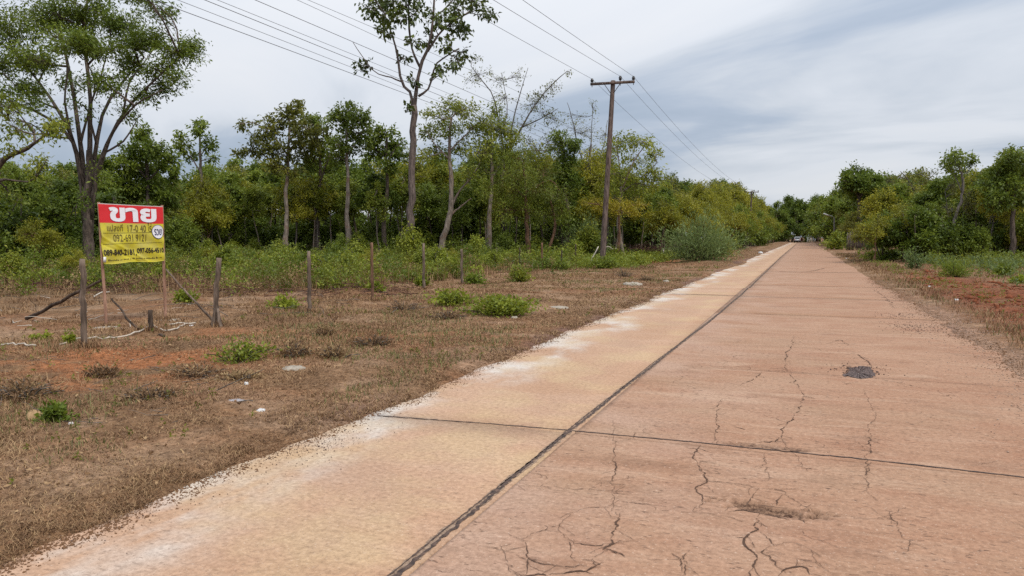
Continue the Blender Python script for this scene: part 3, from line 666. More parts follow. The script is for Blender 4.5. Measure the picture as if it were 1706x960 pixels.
# --- slim trees at the forest edge
SL = dict(dense=1.5, droop=.45, r_sec=.035, r_twig=.010, spread=.13, shell=.3)
hero('tree', 'slender pale tree with a small open crown above low forest, next to the sign', 338, 53, [([(338, 405), (337, 340), (334, 280), (333, 220)], 3.6, 1.6), ([(334, 285), (318, 262), (302, 248)], 1.4, .6), ([(333, 260), (345, 245), (356, 238)], 1.2, .5)],
     [(333, 215, (18, 14), 12), (308, 240, (22, 16), 14), (350, 240, (16, 18), 12), (322, 260, (16, 10), 6), (333, 205, (10, 8), 5), (298, 226, (10, 10), 5), (356, 262, (8, 8), 4)], (16, .26, .13), B_PALE, L_MID, 13, **SL)
hero('tree', 'pale-trunked tree with reddish-green ragged crown and branches reaching out over the clearing', 478, 50, [([(478, 425), (476, 350), (480, 270), (482, 200)], 4.4, 1.8), ([(478, 290), (450, 265), (420, 250), (396, 256)], 1.6, .5), ([(480, 260), (455, 225), (425, 205), (400, 205)], 1.6, .5), ([(481, 250), (505, 225), (520, 205)], 1.5, .5)],
     [(480, 195, 30, 20), (455, 210, 28, 20), (505, 215, 30, 20), (440, 240, 28, 18), (470, 250, 32, 22), (510, 250, 30, 20), (415, 250, (18, 10), 6), (398, 256, (10, 5), 3), (408, 207, (14, 8), 5), (495, 180, (14, 12), 5), (498, 168, (6, 5), 3), (480, 282, 28, 12), (450, 275, 22, 9), (535, 230, 24, 14), (425, 225, (14, 10), 5)], (17, .24, .13), B_PALE, L_OLIVE, 14, **dict(SL, dense=1.7))
hero('tree', 'twin-trunked tree with dark trunks and flat-topped crown beside the ragged pale-trunked tree', 530, 52, [([(530, 420), (528, 350), (534, 290), (528, 215)], 4.4, 1.8), ([(530, 400), (525, 340), (538, 290), (550, 255)], 2.8, 1.2)],
     [(528, 205, (30, 18), 18), (510, 195, (22, 12), 10), (550, 240, 26, 16), (520, 245, 28, 16), (540, 270, 26, 14), (505, 275, 22, 10), (555, 285, 22, 10)], (17, .24, .13), B_BROWN, L_MID, 15, **SL)
hero('tree', 'straight light-barked tree with tall narrow dark crown near the middle of the forest edge', 580, 49, [([(584, 425), (578, 360), (580, 300), (577, 250), (578, 185)], 4.6, 1.8), ([(577, 260), (595, 235), (608, 210)], 1.4, .6)],
     [(575, 185, (26, 18), 20), (598, 190, 22, 16), (560, 205, 24, 18), (590, 220, 28, 20), (562, 240, 24, 16), (606, 235, 20, 12), (580, 255, 26, 14), (555, 265, 20, 10), (608, 195, 14, 8), (612, 215, 12, 7)], (17, .23, .12), B_PALE, L_MID, 16, **SL)
hero('tree', 'knotty brown tree with glossy dark leaf tufts just beside the tallest tree', 645, 51, [([(648, 425), (640, 370), (645, 310), (643, 260), (645, 220)], 4.6, 1.6), ([(644, 270), (660, 245), (672, 232)], 1.3, .5), ([(642, 262), (625, 248), (616, 240)], 1.3, .5)],
     [(643, 218, (20, 14), 14), (625, 235, 20, 14), (662, 240, (20, 16), 14), (645, 250, 22, 14), (620, 260, 16, 9), (668, 258, (14, 10), 8), (655, 280, (16, 10), 6), (640, 275, 18, 8)], (17, .24, .14), B_BROWN, L_DARK, 17, **SL)
hero('tree', 'leaning pale tree that forks low down with a wide light-green open crown', 735, 48, [([(736, 428), (738, 395), (750, 350), (752, 300), (748, 250), (752, 195)], 6.5, 2.0), ([(750, 350), (765, 318), (785, 295), (800, 270)], 2.4, .9), ([(748, 360), (765, 345), (785, 330)], 2.6, .8), ([(749, 265), (725, 240), (712, 220)], 1.6, .6), ([(750, 250), (775, 225), (795, 205)], 1.6, .6)],
     [(752, 175, 28, 18), (725, 190, 26, 16), (780, 185, 28, 18), (715, 220, 24, 14), (750, 215, 30, 18), (785, 220, 30, 18), (810, 205, 24, 14), (725, 250, 24, 12), (765, 250, 28, 14), (800, 250, 28, 14), (710, 262, (16, 10), 5), (790, 290, 26, 9), (820, 235, 22, 12)], (13, .20, .095), B_PALE, L_WEED, 18, **dict(SL, dense=1.9))
hero('tree', 'pale upright tree with lime-tinted crown between the leaning forked tree and the rounded weeping tree', 815, 50, [([(815, 425), (815, 360), (820, 290), (818, 220)], 5.0, 1.8), ([(818, 300), (835, 270), (848, 250)], 1.5, .6)],
     [(818, 210, 28, 18), (845, 215, 24, 15), (800, 245, 26, 15), (835, 250, 30, 18), (815, 285, 30, 16), (855, 265, 24, 14), (850, 230, 24, 14), (790, 280, 24, 12), (826, 178, (18, 14), 8)], (16, .20, .095), B_PALE, L_WEED, 19, **dict(SL, dense=1.9))
hero('tree', 'half-bare tree whose long thin branches reach up towards the utility pole', 845, 54, [([(830, 420), (835, 340), (842, 260)], 4.0, 2.4), ([(842, 265), (862, 225), (888, 180), (915, 145), (945, 118)], 2.3, .5), ([(842, 262), (832, 210), (822, 160), (800, 130), (785, 110)], 1.8, .5), ([(850, 245), (855, 200), (868, 150), (880, 112)], 1.6, .4), ([(868, 212), (905, 195), (930, 180)], 1.4, .4), ([(835, 225), (845, 180), (835, 120)], 1.2, .4), ([(842, 262), (880, 250), (920, 250), (945, 240)], 1.5, .4)],
     [(880, 175, 26, 16), (905, 160, 26, 16), (920, 145, (24, 14), 12), (945, 122, (10, 5), 4), (870, 130, (14, 22), 9), (840, 165, 26, 14), (825, 135, 24, 12), (800, 120, 24, 10), (795, 95, (14, 12), 5), (905, 190, 24, 14), (870, 210, 28, 15), (840, 205, 26, 12), (925, 200, 26, 14), (780, 140, 18, 6), (915, 230, 28, 14), (890, 240, 26, 12), (935, 255, 24, 12)],
     (4.5, .15, .08), B_GREY, L_OLIVE, 20, dense=2.0, droop=.2, r_sec=.025, r_twig=.010, spread=.10, jit=.7)
hero('tree', 'rounded weeping tree with fine yellow-green foliage hanging almost to the weeds', 880, 46, [([(875, 425), (878, 370), (875, 320), (872, 270)], 4.0, 2.0), ([(912, 420), (925, 375), (915, 330), (895, 290)], 3.0, 1.2), ([(876, 330), (840, 300), (815, 310)], 1.6, .6), ([(876, 320), (915, 300), (935, 320)], 1.6, .6)],
     [(870, 262, 38, 36), (840, 285, 36, 34), (905, 285, 36, 34), (815, 320, 30, 24), (850, 320, 40, 36), (890, 320, 42, 36), (930, 325, 30, 26), (835, 350, 34, 22), (880, 350, 40, 26), (920, 355, 32, 22), (865, 290, 40, 30, -1.5), (900, 310, 40, 30, -1.8), (935, 350, 22, 12)], (36, .15, .05), B_RED, L_WEED, 21, droop=.7, r_sec=.03, r_twig=.008, spread=.15, shell=.3)
hero('tree', 'dark tree wrapped in climbing vines just before the utility pole', 945, 50, [([(948, 425), (945, 350), (940, 290), (935, 230)], 4.5, 2.0), ([(940, 300), (955, 260), (965, 235)], 1.8, .8)],
     [(935, 235, (26, 24), 20), (945, 265, 26, 24), (930, 290, 26, 24), (950, 300, 26, 22), (940, 325, 28, 22), (955, 345, 26, 18), (960, 240, (18, 14), 10), (945, 375, 26, 14)], (26, .19, .10), B_BROWN, L_DARK, 22, **SL)
hero('tree', 'bare twiggy tree with thin upright grey stems beyond the pole', 980, 56, [([(982, 420), (985, 350), (980, 290), (985, 240)], 3.5, 1.8), ([(984, 300), (965, 250), (955, 205), (945, 170)], 1.5, .4), ([(984, 280), (985, 220), (988, 170)], 1.3, .3), ([(985, 290), (1005, 245), (1012, 200)], 1.3, .4), ([(983, 310), (1010, 280), (1035, 250)], 1.3, .4), ([(983, 300), (955, 280), (930, 262)], 1.2, .4)],
     [(960, 215, 28, 18), (950, 190, (20, 16), 9), (985, 215, 26, 16), (988, 180, (10, 20), 8), (1008, 225, 22, 14), (975, 250, 28, 16), (1005, 262, 26, 16), (940, 240, 28, 16), (1020, 255, 20, 10), (930, 265, 24, 14), (965, 285, 26, 12)], (4, .14, .07), B_GREY, L_OLIVE, 23, dense=1.6, droop=.1, r_sec=.022, r_twig=.010, spread=.09, jit=.7)
hero('tree', 'spreading tree with pale flickering leaves directly behind the utility pole', 1040, 48, [([(1030, 425), (1030, 370), (1035, 310)], 4.0, 2.4), ([(1035, 320), (1055, 270), (1080, 235)], 1.8, .6), ([(1035, 315), (1030, 260), (1025, 225)], 1.6, .5), ([(1036, 320), (1075, 290), (1095, 270)], 1.6, .5)],
     [(1040, 235, (30, 16), 16), (1070, 235, (28, 16), 16), (1092, 255, (18, 16), 10), (1020, 250, 26, 12), (1055, 265, 34, 16), (1085, 285, 24, 14), (1040, 295, 36, 20), (1075, 310, 30, 18), (1015, 290, 28, 14), (1098, 300, (12, 10), 6), (1055, 330, 34, 20), (1020, 330, 30, 18)], (13, .20, .09), B_PALE, L_WEED, 24, **dict(SL, dense=1.8))
hero('tree', 'low flat-topped tree with a golden-yellow foliage tier behind the utility pole', 1025, 44, [([(1035, 430), (1032, 390), (1030, 350)], 3.0, 1.5), ([(1030, 355), (1000, 342), (980, 338)], 1.2, .5), ([(1030, 352), (1060, 340), (1078, 342)], 1.2, .5)],
     [(990, 338, (30, 9), 18), (1025, 338, (34, 9), 22), (1058, 341, (28, 8), 18), (1010, 348, (30, 9), 14), (1045, 350, (30, 9), 14)], (26, .14, .06), B_RED, L_GOLD, 25, droop=.2, r_sec=.02, r_twig=.007, spread=.12, jit=.8)
hero('tree', 'dark leafy tree with uneven top seen above the sign', 245, 47, [([(250, 430), (248, 360), (245, 290), (240, 230)], 5, 1.8), ([(247, 300), (220, 270), (200, 262)], 2, .8), ([(247, 300), (275, 275), (290, 290)], 2, .8)],
     [(238, 222, (18, 16), 14), (225, 250, 30, 24), (258, 248, 28, 24), (205, 275, 28, 22), (240, 280, 36, 30), (280, 270, 24, 20), (290, 300, (16, 18), 12), (215, 310, 34, 26), (255, 315, 38, 28), (190, 320, 28, 20), (285, 330, 26, 16), (240, 345, 40, 24)], (26, .22, .12), B_BROWN, L_DARK, 26, **SL)
hero('tree', 'tree with a crooked dark branch stretching in beside the wide-crowned tree', -40, 23, [([(-50, 470), (-45, 380), (-30, 310), (-5, 285)], 12, 7), ([(-10, 288), (10, 262), (40, 250), (62, 235), (78, 222)], 5, 2), ([(58, 238), (55, 215), (45, 205), (32, 198)], 2.5, 1), ([(-15, 300), (0, 300), (10, 298)], 4, 2), ([(-30, 310), (-60, 240), (-90, 180)], 8, 3)],
     [(10, 205, (30, 22), 10), (35, 225, (26, 14), 6), (85, 222, (26, 16), 8), (20, 250, (22, 14), 6), (70, 265, (20, 14), 6), (100, 205, (22, 12), 5), (-20, 170, (40, 24), 12), (15, 330, (22, 16), 6)], (16, .15, .06), B_BROWN, L_WEED, 27, jit=.6, droop=.4, r_sec=.03, r_twig=.008, spread=.12)
# across the road
hero('tree', 'thin leaning tree with a grey twisting trunk and open tufted top across the road', 1590, 46, [([(1582, 415), (1588, 375), (1602, 330), (1604, 300), (1598, 275)], 3.6, 1.4), ([(1603, 320), (1590, 290), (1580, 275)], 1.2, .5), ([(1603, 305), (1612, 285), (1620, 275)], 1.2, .5)],
     [(1590, 262, (24, 14), 16), (1612, 266, (18, 12), 12), (1578, 275, (14, 10), 8), (1600, 285, (24, 10), 10), (1590, 255, (12, 8), 6)], (16, .19, .10), B_GREY, L_MID, 28, **SL)
hero('tree', 'large round dark-green tree rising above the others by the roadside picket fence', 1432, 100, [([(1432, 412), (1430, 360), (1432, 310)], 4, 2), ([(1432, 330), (1415, 305), (1405, 300)], 1.5, .7), ([(1432, 330), (1450, 305), (1460, 295)], 1.5, .7)],
     [(1430, 288, (20, 14), 20), (1412, 300, (16, 14), 18), (1452, 296, (16, 14), 16), (1432, 305, 22, 22), (1408, 318, 16, 14), (1460, 312, (12, 12), 10), (1440, 325, 24, 20)], (34, .42, .24), B_BROWN, L_DARK, 29, droop=.4, r_sec=.05, r_twig=.02, spread=.3, shell=.25, jit=1.2)
hero('tree', 'thin-leaved greyish tree with a bare outreaching branch across the road', 1525, 62, [([(1525, 412), (1522, 350), (1525, 310)], 3, 1.5), ([(1525, 320), (1510, 295), (1500, 285)], 1.2, .5), ([(1525, 318), (1545, 300), (1560, 285)], 1.2, .4)],
     [(1500, 292, (20, 10), 10), (1525, 288, (22, 10), 12), (1540, 300, (18, 10), 10), (1512, 308, (24, 12), 12), (1555, 284, (10, 6), 4), (1528, 320, (26, 12), 12)], (9, .2, .1), B_GREY, L_OLIVE, 30, **SL)
hero('tree', 'tall full green tree at the very edge of the roadside wood opposite the sign', 1690, 45, [([(1690, 420), (1688, 350), (1690, 300)], 5, 2), ([(1690, 330), (1665, 300), (1650, 295)], 2, .8)],
     [(1690, 262, (26, 20), 18), (1665, 285, 26, 20), (1705, 285, 28, 20), (1680, 310, 32, 24), (1650, 310, 26, 18), (1720, 270, 30, 18), (1700, 330, 32, 20), (1660, 335, 28, 16)], (26, .2, .11), B_BROWN, L_MID, 31, **SL)

# --- kinds of common forest trees: each built once, then copied
def kind_tree(seed, H, r0, crown_z, crad, nclump, twigs, per, L, Wd, wood, leafm, droop=.4, stems=1, lean=.2, bare=0., crz=None, spread=.15, r_twig=.010):
    T = Plant(seed); rs = T.rs; crad = np.asarray(crad, float)
    for s in range(stems):
        a = rs.uniform(0, 6.28); b = np.array([math.cos(a), math.sin(a), 0]) * (.0 if stems == 1 else .25)
        top = np.array([rs.normal(0, lean), rs.normal(0, lean), H * rs.uniform(.72, .86)]) + b * (3 if stems > 1 else 0)
        T.limb([b, b + (top - b) * .33 + rs.normal(0, .12, 3) * [1, 1, 0], b + (top - b) * .66 + rs.normal(0, .18, 3), top], r0 * (1 if s == 0 else .7), r0 * .3, 12, 6, flare=.4)
    c0 = np.array([0, 0, crown_z])
    for i in range(nclump):
        d = unit(rs.normal(0, 1, 3)); d[2] = abs(d[2]) * 1.0 - .35 if rs.random() < .7 else d[2]
        c = c0 + d * crad * rs.uniform(.45, .92)
        if i == 0: c = c0 + np.array([0, 0, crad[2] * .75])
        T.clump(c, crad * rs.uniform(.30, .46) * [1, 1, .85], twigs, per, L, Wd, droop=droop, r_sec=.035, r_twig=r_twig, spread=spread, shell=.3, bare=bare, tint=float(np.clip(.47 + rs.normal(0, .13), .1, .9)))
    return T, wood, leafm
KINDS = {
 'bushy':   (lambda s: kind_tree(s, 7.2, .11, 4.9, (2.2, 2.2, 2.3), 15, 14, 24, .23, .125, B_BROWN, L_MID), 'bushy mid-green tree'),
 'dark':    (lambda s: kind_tree(s, 7.8, .13, 5.5, (2.1, 2.1, 2.3), 15, 14, 26, .25, .14, B_BROWN, L_DARK), 'dense dark-green tree'),
 'yellow':  (lambda s: kind_tree(s, 6.4, .09, 4.0, (2.4, 2.4, 2.5), 15, 14, 28, .19, .085, B_GREY, L_YEL, stems=2), 'yellowish-green feathery tree'),
 'slim':    (lambda s: kind_tree(s, 7.6, .085, 5.4, (1.4, 1.4, 2.0), 9, 12, 20, .23, .12, B_PALE, L_WEED, lean=.35), 'slim pale-stemmed tree'),
 'olive':   (lambda s: kind_tree(s, 6.6, .10, 4.2, (2.2, 2.2, 2.6), 14, 14, 24, .20, .10, B_GREY, L_OLIVE, stems=2), 'olive-brown tree'),
 'thicket': (lambda s: kind_tree(s, 3.6, .05, 1.7, (1.9, 1.9, 1.9), 14, 13, 26, .19, .10, B_BROWN, L_MID, stems=3, droop=.3), 'low leafy thicket'),
 'shade':   (lambda s: kind_tree(s, 4.2, .06, 2.0, (1.9, 1.9, 2.1), 14, 13, 26, .22, .12, B_BROWN, L_DARK, stems=3, droop=.3), 'low dark understorey bush'),
 'sapling': (lambda s: kind_tree(s, 2.3, .025, 1.15, (1.0, 1.0, 1.15), 10, 11, 22, .17, .10, B_GREY, L_WEED, stems=3, droop=.2), 'fresh green sapling clump'),
 'lime':    (lambda s: kind_tree(s, 2.0, .022, 1.0, (1.1, 1.1, 1.0), 10, 11, 22, .15, .085, B_GREY, L_LIME, stems=3, droop=.2), 'yellow-green sapling clump'),
 'bare':    (lambda s: kind_tree(s, 6.8, .08, 4.6, (1.8, 1.8, 2.3), 12, 16, 7, .15, .07, B_GREY, L_OLIVE, bare=.2, stems=2), 'half-bare grey twiggy tree'),
 'goldy':   (lambda s: kind_tree(s, 5.2, .07, 3.2, (2.3, 2.3, 1.9), 14, 14, 28, .18, .08, B_RED, L_GOLD if False else L_YEL, stems=2, droop=.5), 'low golden-green bush'),
 'blue':    (lambda s: kind_tree(s, 3.8, .05, 2.0, (1.9, 1.9, 1.7), 16, 16, 40, .16, .035, B_GREY, L_BLUE, stems=4, droop=.1, spread=.2), 'feathery blue-green bush'),
}
_proto = {}
def place(kind, x, y, scale, label, group, rs, cat='tree', name='tree', sz=None):
    """first use of a variant is the thing itself, later ones copy it and its parts"""
    v = (kind, int(rs.integers(0, 2)))
    b = np.array([x, y, float(hz(x, y)) - .04])
    if v not in _proto:
        T, wood, lm = KINDS[kind][0](1000 + 37 * list(KINDS).index(kind) + v[1])
        if kind in ('thicket', 'shade', 'blue', 'goldy', 'sapling', 'lime') and name == 'tree': name, cat = 'bush', 'bush'
        r = T.finish(name, (0, 0, 0), label, cat, wood, lm, group, loc=b); _proto[v] = r
    else:
        r = copy_tree(_proto[v])
        if kind in ('thicket', 'shade', 'blue', 'goldy', 'sapling', 'lime'): name, cat = 'bush', 'bush'
        r.name = name; tag(r, label, cat, group)
        r.location = b
    r.rotation_euler = (rs.normal(0, .03), rs.normal(0, .03), rs.uniform(0, 6.28))
    s = scale; r.scale = (s * rs.uniform(.9, 1.15), s * rs.uniform(.9, 1.15), s if sz is None else sz)
    return r

MARKS = [(-999, 60, 'beside the crooked overhanging branch'), (60, 200, 'behind the wide-crowned tree'), (200, 320, 'past the sale sign'), (320, 430, 'around the slender pale tree'), (430, 555, 'behind the twin-trunked tree'),
         (555, 660, 'behind the straight light-barked tree'), (660, 770, 'behind the tallest tree'), (770, 900, 'behind the rounded weeping tree'), (900, 990, 'behind the vine-wrapped tree'), (990, 1130, 'behind the utility pole')]
def where(px):
    for a, b, s in MARKS:
        if a <= px < b: return s
    return 'past the utility pole'
rs = np.random.default_rng(5)
KH = {'sapling': 2.3, 'lime': 2.0, 'bushy': 7.2, 'dark': 7.8, 'yellow': 6.4, 'slim': 7.6, 'olive': 6.6, 'thicket': 3.6, 'shade': 4.1, 'bare': 6.8, 'goldy': 5.0, 'blue': 3.7}
# wood on the sign's side of the road, four belts deep
def sky_y(px):      # skyline of the common wood in the photo
    return np.interp(px, [-200, 60, 130, 200, 290, 330, 400, 500, 600, 680, 740, 800, 900, 1000, 1100, 1150], [300, 285, 300, 320, 300, 285, 278, 275, 270, 275, 260, 255, 262, 270, 300, 305])
belts = [(54, 40, .96, 'fronting the wood', ['bushy', 'yellow', 'slim', 'olive', 'dark', 'bushy', 'slim']), (62, 46, 1.0, 'just inside the wood', ['bushy', 'dark', 'bushy', 'yellow', 'dark']),
         (74, 50, 1.0, 'deep in the wood', ['dark', 'bushy', 'dark', 'olive']), (90, 62, 1.02, 'at the wood back', ['dark', 'bushy', 'dark'])]
for dep, step, f, ph, kinds in belts:
    px = -160
    while px < 1110:
        dd = dep + rs.uniform(-3, 3); p = base_at(px, dd)
        k = kinds[int(rs.integers(len(kinds)))]
        top = (HOR - (sky_y(px) + rs.normal(5, 15) + (10 if dep < 58 else 0))) / F_PX * dd + CAM_H
        place(k, p[0], p[1], f * top / KH[k], f'{KINDS[k][1]} {ph} {where(px)}', f'trees {ph}', rs)
        px += step * rs.uniform(.7, 1.3) * 54 / dep * 1.15
px = 20
while px < 960:
    dd = rs.uniform(23, 40); p = base_at(px, dd); k = ['sapling', 'lime', 'sapling', 'goldy'][int(rs.integers(4))]
    if p[0] < -13.5: place(k, p[0], p[1], rs.uniform(.30, .62) * (.42 if k == 'goldy' else 1), f"{'small ' if dd > 32 else 'scruffy '}{KINDS[k][1]} out in the weedy field {where(px)}", 'scrub in the weedy field', rs)
    px += rs.uniform(10, 26)
px = -40
while px < 1000:
    dd = rs.uniform(40, 53); p = base_at(px, dd); k = ['sapling', 'lime', 'sapling', 'thicket'][int(rs.integers(4))]
    place(k, p[0], p[1], rs.uniform(.6, 1.0) * (.6 if k == 'thicket' else 1), f'{KINDS[k][1]} at the weedy wood edge {where(px)}', 'saplings at the edge of the wood', rs)
    px += rs.uniform(26, 58)
for px, dep, k, s_, lab in ((-60, 30, 'thicket', 1.0, 'leafy thicket farthest along the field edge beside the overhanging branch'), (-5, 33, 'shade', .95, 'dark bush under the crooked overhanging branch'), (45, 35, 'thicket', 1.0, 'mid-green thicket between the overhanging branch and the wide-crowned tree'), (95, 36, 'shade', .9, 'dark bush close beside the trunk of the wide-crowned tree'),
        (20, 42, 'bushy', .78, 'bushy tree behind the crooked overhanging branch'), (75, 44, 'slim', .82, 'slim tree standing clear beside the wide-crowned tree'), (110, 40, 'dark', .62, 'small dark tree behind the trunk of the wide-crowned tree'), (185, 38, 'shade', 1.0, 'dark bush rising just behind the sign'), (230, 40, 'shade', .9, 'dark bush showing past the far sign post'), (290, 43, 'thicket', .8, 'leafy thicket behind the sign prop'),
        (-30, 46, 'dark', .8, 'dark tree at the field edge past the overhanging branch'), (178, 46, 'bushy', .95, 'bushy tree directly above the sign'), (345, 50, 'goldy', .85, 'yellowish bush at the foot of the slender pale tree'), (150, 34, 'shade', .55, 'low dark bush at the foot of the wide-crowned tree'), (60, 30, 'goldy', .45, 'low yellowish bush at the weedy field edge'), (120, 31, 'thicket', .42, 'low leafy bush between the wide-crowned tree and the sign')):
    p = base_at(px, dep); place(k, p[0], p[1], s_, lab, 'growth at the near edge of the wood', rs)
for dep, step, ph, kinds in ((57, 70, 'on the wood floor', ['thicket', 'shade', 'shade']), (66, 30, 'under the second tree belt', ['shade']), (80, 40, 'under the deepest trees', ['shade']), (99, 44, 'along the far rim', ['shade'])):
    px = -160
    while px < 1120:
        dd = dep + rs.uniform(-2.5, 2.5); p = base_at(px, dd); k = kinds[int(rs.integers(len(kinds)))]
        place(k, p[0], p[1], rs.uniform(.8, 1.15) * (1.5 if dep > 90 else 1), f'{KINDS[k][1]} {ph} {where(px)}', f'low trees {ph}', rs)
        px += step * rs.uniform(.75, 1.25)
px = 200
while px < 960:
    dd = rs.uniform(50, 60); p = base_at(px, dd); top = (HOR - (sky_y(px) + rs.uniform(0, 40))) / F_PX * dd + CAM_H
    place('slim', p[0], p[1], top / KH['slim'] * .95, f"slim pale-stemmed tree with bare lower stem {'just inside the wood' if dd > 55 else 'fronting the wood'} {where(px)}", 'thin-stemmed trees of the wood', rs)
    px += rs.uniform(22, 46)
# along the verge beyond the pole, to the far end of the road
y = 50.0; i = 0
ordinal = ['close behind the blue-green bush', 'a little past the blue-green bush', 'half-way down the road', 'well down the road', 'near the far white car', 'by the bend at the road end']
while y < 225:
    for X0, kinds, f in ((-8.4, ['goldy', 'yellow', 'goldy', 'thicket'], 1.0), (-12.5, ['yellow', 'bushy', 'olive', 'yellow', 'bare'], 1.12), (-17.5, ['bushy', 'dark', 'olive'], 1.2)):
        x = X0 + rs.uniform(-.8, .8); yy = y + rs.uniform(-2, 2); px, _, dd = project((x, yy, 0))
        k = kinds[int(rs.integers(len(kinds)))]
        sk = np.interp(px, [1080, 1120, 1180, 1210, 1250, 1290, 1310, 1330], [300, 300, 312, 308, 322, 352, 372, 378])
        top = (HOR - sk) / F_PX * dd + CAM_H; top = top * (.70 if X0 > -10 else .95 if X0 > -14 else 1.0) * rs.uniform(.88, 1.1)
        o = ordinal[min(5, int((y - 50) / 30))]; row = 'at the verge' if X0 > -10 else 'in the second rank' if X0 > -14 else 'at the back'
        place(k, x, yy, max(.7, f * 0 + top / KH[k]), f'{KINDS[k][1]} {row} {o}', 'trees lining the road past the utility pole', rs)
    y += 4.6 + y * .016
for x, yy, s, k in ((-14, 236, 1.5, 'dark'), (-8, 244, 1.45, 'bushy'), (-2, 250, 1.5, 'dark'), (4, 256, 1.55, 'dark'), (10, 262, 1.6, 'bushy'), (16, 258, 1.6, 'dark'), (-5, 268, 1.7, 'dark'), (3, 275, 1.75, 'bushy'), (22, 268, 1.7, 'dark'), (28, 262, 1.6, 'bushy'), (-18, 262, 1.7, 'bushy'), (1, 243, 1.5, 'shade'), (-4, 240, 1.5, 'shade'), (12, 250, 1.7, 'shade'), (7, 246, 1.6, 'thicket'), (-9, 240, 1.6, 'shade'), (3, 262, 2.2, 'shade'), (-3, 260, 2.2, 'shade'), (-7, 256, 2.2, 'shade'), (9, 268, 2.2, 'shade'), (-12, 250, 2.0, 'shade'), (0, 285, 2.6, 'shade'), (-6, 282, 2.6, 'shade')):
    place(k, x, yy, s * 1.22, f'{KINDS[k][1]} closing the view past the far bend of the road', 'trees at the end of the road', rs)
# the wood across the road
y = 72.0
while y < 235:
    for X0, kinds in ((6.2, ['thicket', 'yellow', 'bushy', 'olive', 'sapling']), (9.8, ['dark', 'bushy', 'olive', 'bare']), (15.5, ['dark', 'bushy'])):
        x = X0 + rs.uniform(-.8, .8) + (2.6 if y < 104 else 0); yy = y + rs.uniform(-2, 2); px, _, dd = project((x, yy, 0))
        if X0 < 8 and y < 106: continue
        k = kinds[int(rs.integers(len(kinds)))]
        sk = np.interp(px, [1340, 1360, 1380, 1400, 1470, 1560], [345, 338, 325, 312, 300, 300]); top = (HOR - sk) / F_PX * dd + CAM_H
        top *= ((.45 if k == 'sapling' else .62 if y < 125 else .95) if X0 < 8 else 1.06) * rs.uniform(.85, 1.08)
        row = 'at the edge' if X0 < 8 else 'behind' if X0 < 14 else 'deep'
        o = 'past the picket fence' if y < 150 else 'near the far street lamp'
        place(k, x, yy, top / KH[k], f'{KINDS[k][1]} {row} in the roadside wood {o}', 'trees of the wood across the road', rs)
    y += 4.8 + y * .014
def sky_r(px): return np.interp(px, [1440, 1500, 1550, 1580, 1640, 1680, 1760, 1900], [300, 308, 305, 285, 272, 255, 245, 240])
for dep, step, f, ph, kinds in ((50, 36, .92, 'in front', ['bushy', 'yellow', 'olive', 'bare']), (57, 30, 1., 'in the middle', ['bushy', 'yellow', 'dark']), (68, 34, 1., 'at the back', ['dark', 'bushy'])):
    px = 1470 + (0 if dep > 55 else 40)
    while px < 1850:
        dd = dep + rs.uniform(-3, 3); p = base_at(px, dd); k = kinds[int(rs.integers(len(kinds)))]
        top = (HOR - (sky_r(px) + rs.normal(4, 8) + (14 if dep < 55 else 0))) / F_PX * dd + CAM_H
        at = 'past the picket fence' if px < 1560 else 'around the thin leaning tree' if px < 1640 else 'by the tall full tree'
        place(k, p[0], p[1], f * top / KH[k], f'{KINDS[k][1]} {ph} {at} across the road', 'trees of the wood across the road', rs)
        px += step * rs.uniform(.8, 1.2)
px = 1480
while px < 1860:
    p = base_at(px, 61 + rs.uniform(-2, 2)); at = 'past the picket fence' if px < 1560 else 'behind the thin leaning tree' if px < 1640 else 'behind the tall full tree'
    place('shade', p[0], p[1], rs.uniform(.9, 1.2), f"{KINDS['shade'][1]} deep in the wood {at} across the road", 'low trees inside the wood across the road', rs); px += 27 * rs.uniform(.8, 1.2)
px = 1455
while px < 1850:
    p = base_at(px, 46 + rs.uniform(-2, 2)); k = ['thicket', 'shade', 'thicket', 'goldy'][int(rs.integers(4))]
    at = 'past the picket fence' if px < 1560 else 'around the thin leaning tree' if px < 1640 else 'by the tall full tree'
    place(k, p[0], p[1], rs.uniform(.62, .9) * (.8 if k == 'goldy' else 1), f'{KINDS[k][1]} in the red clearing {at}', 'low trees of the clearing across the road', rs)
    px += 26 * rs.uniform(.8, 1.2)

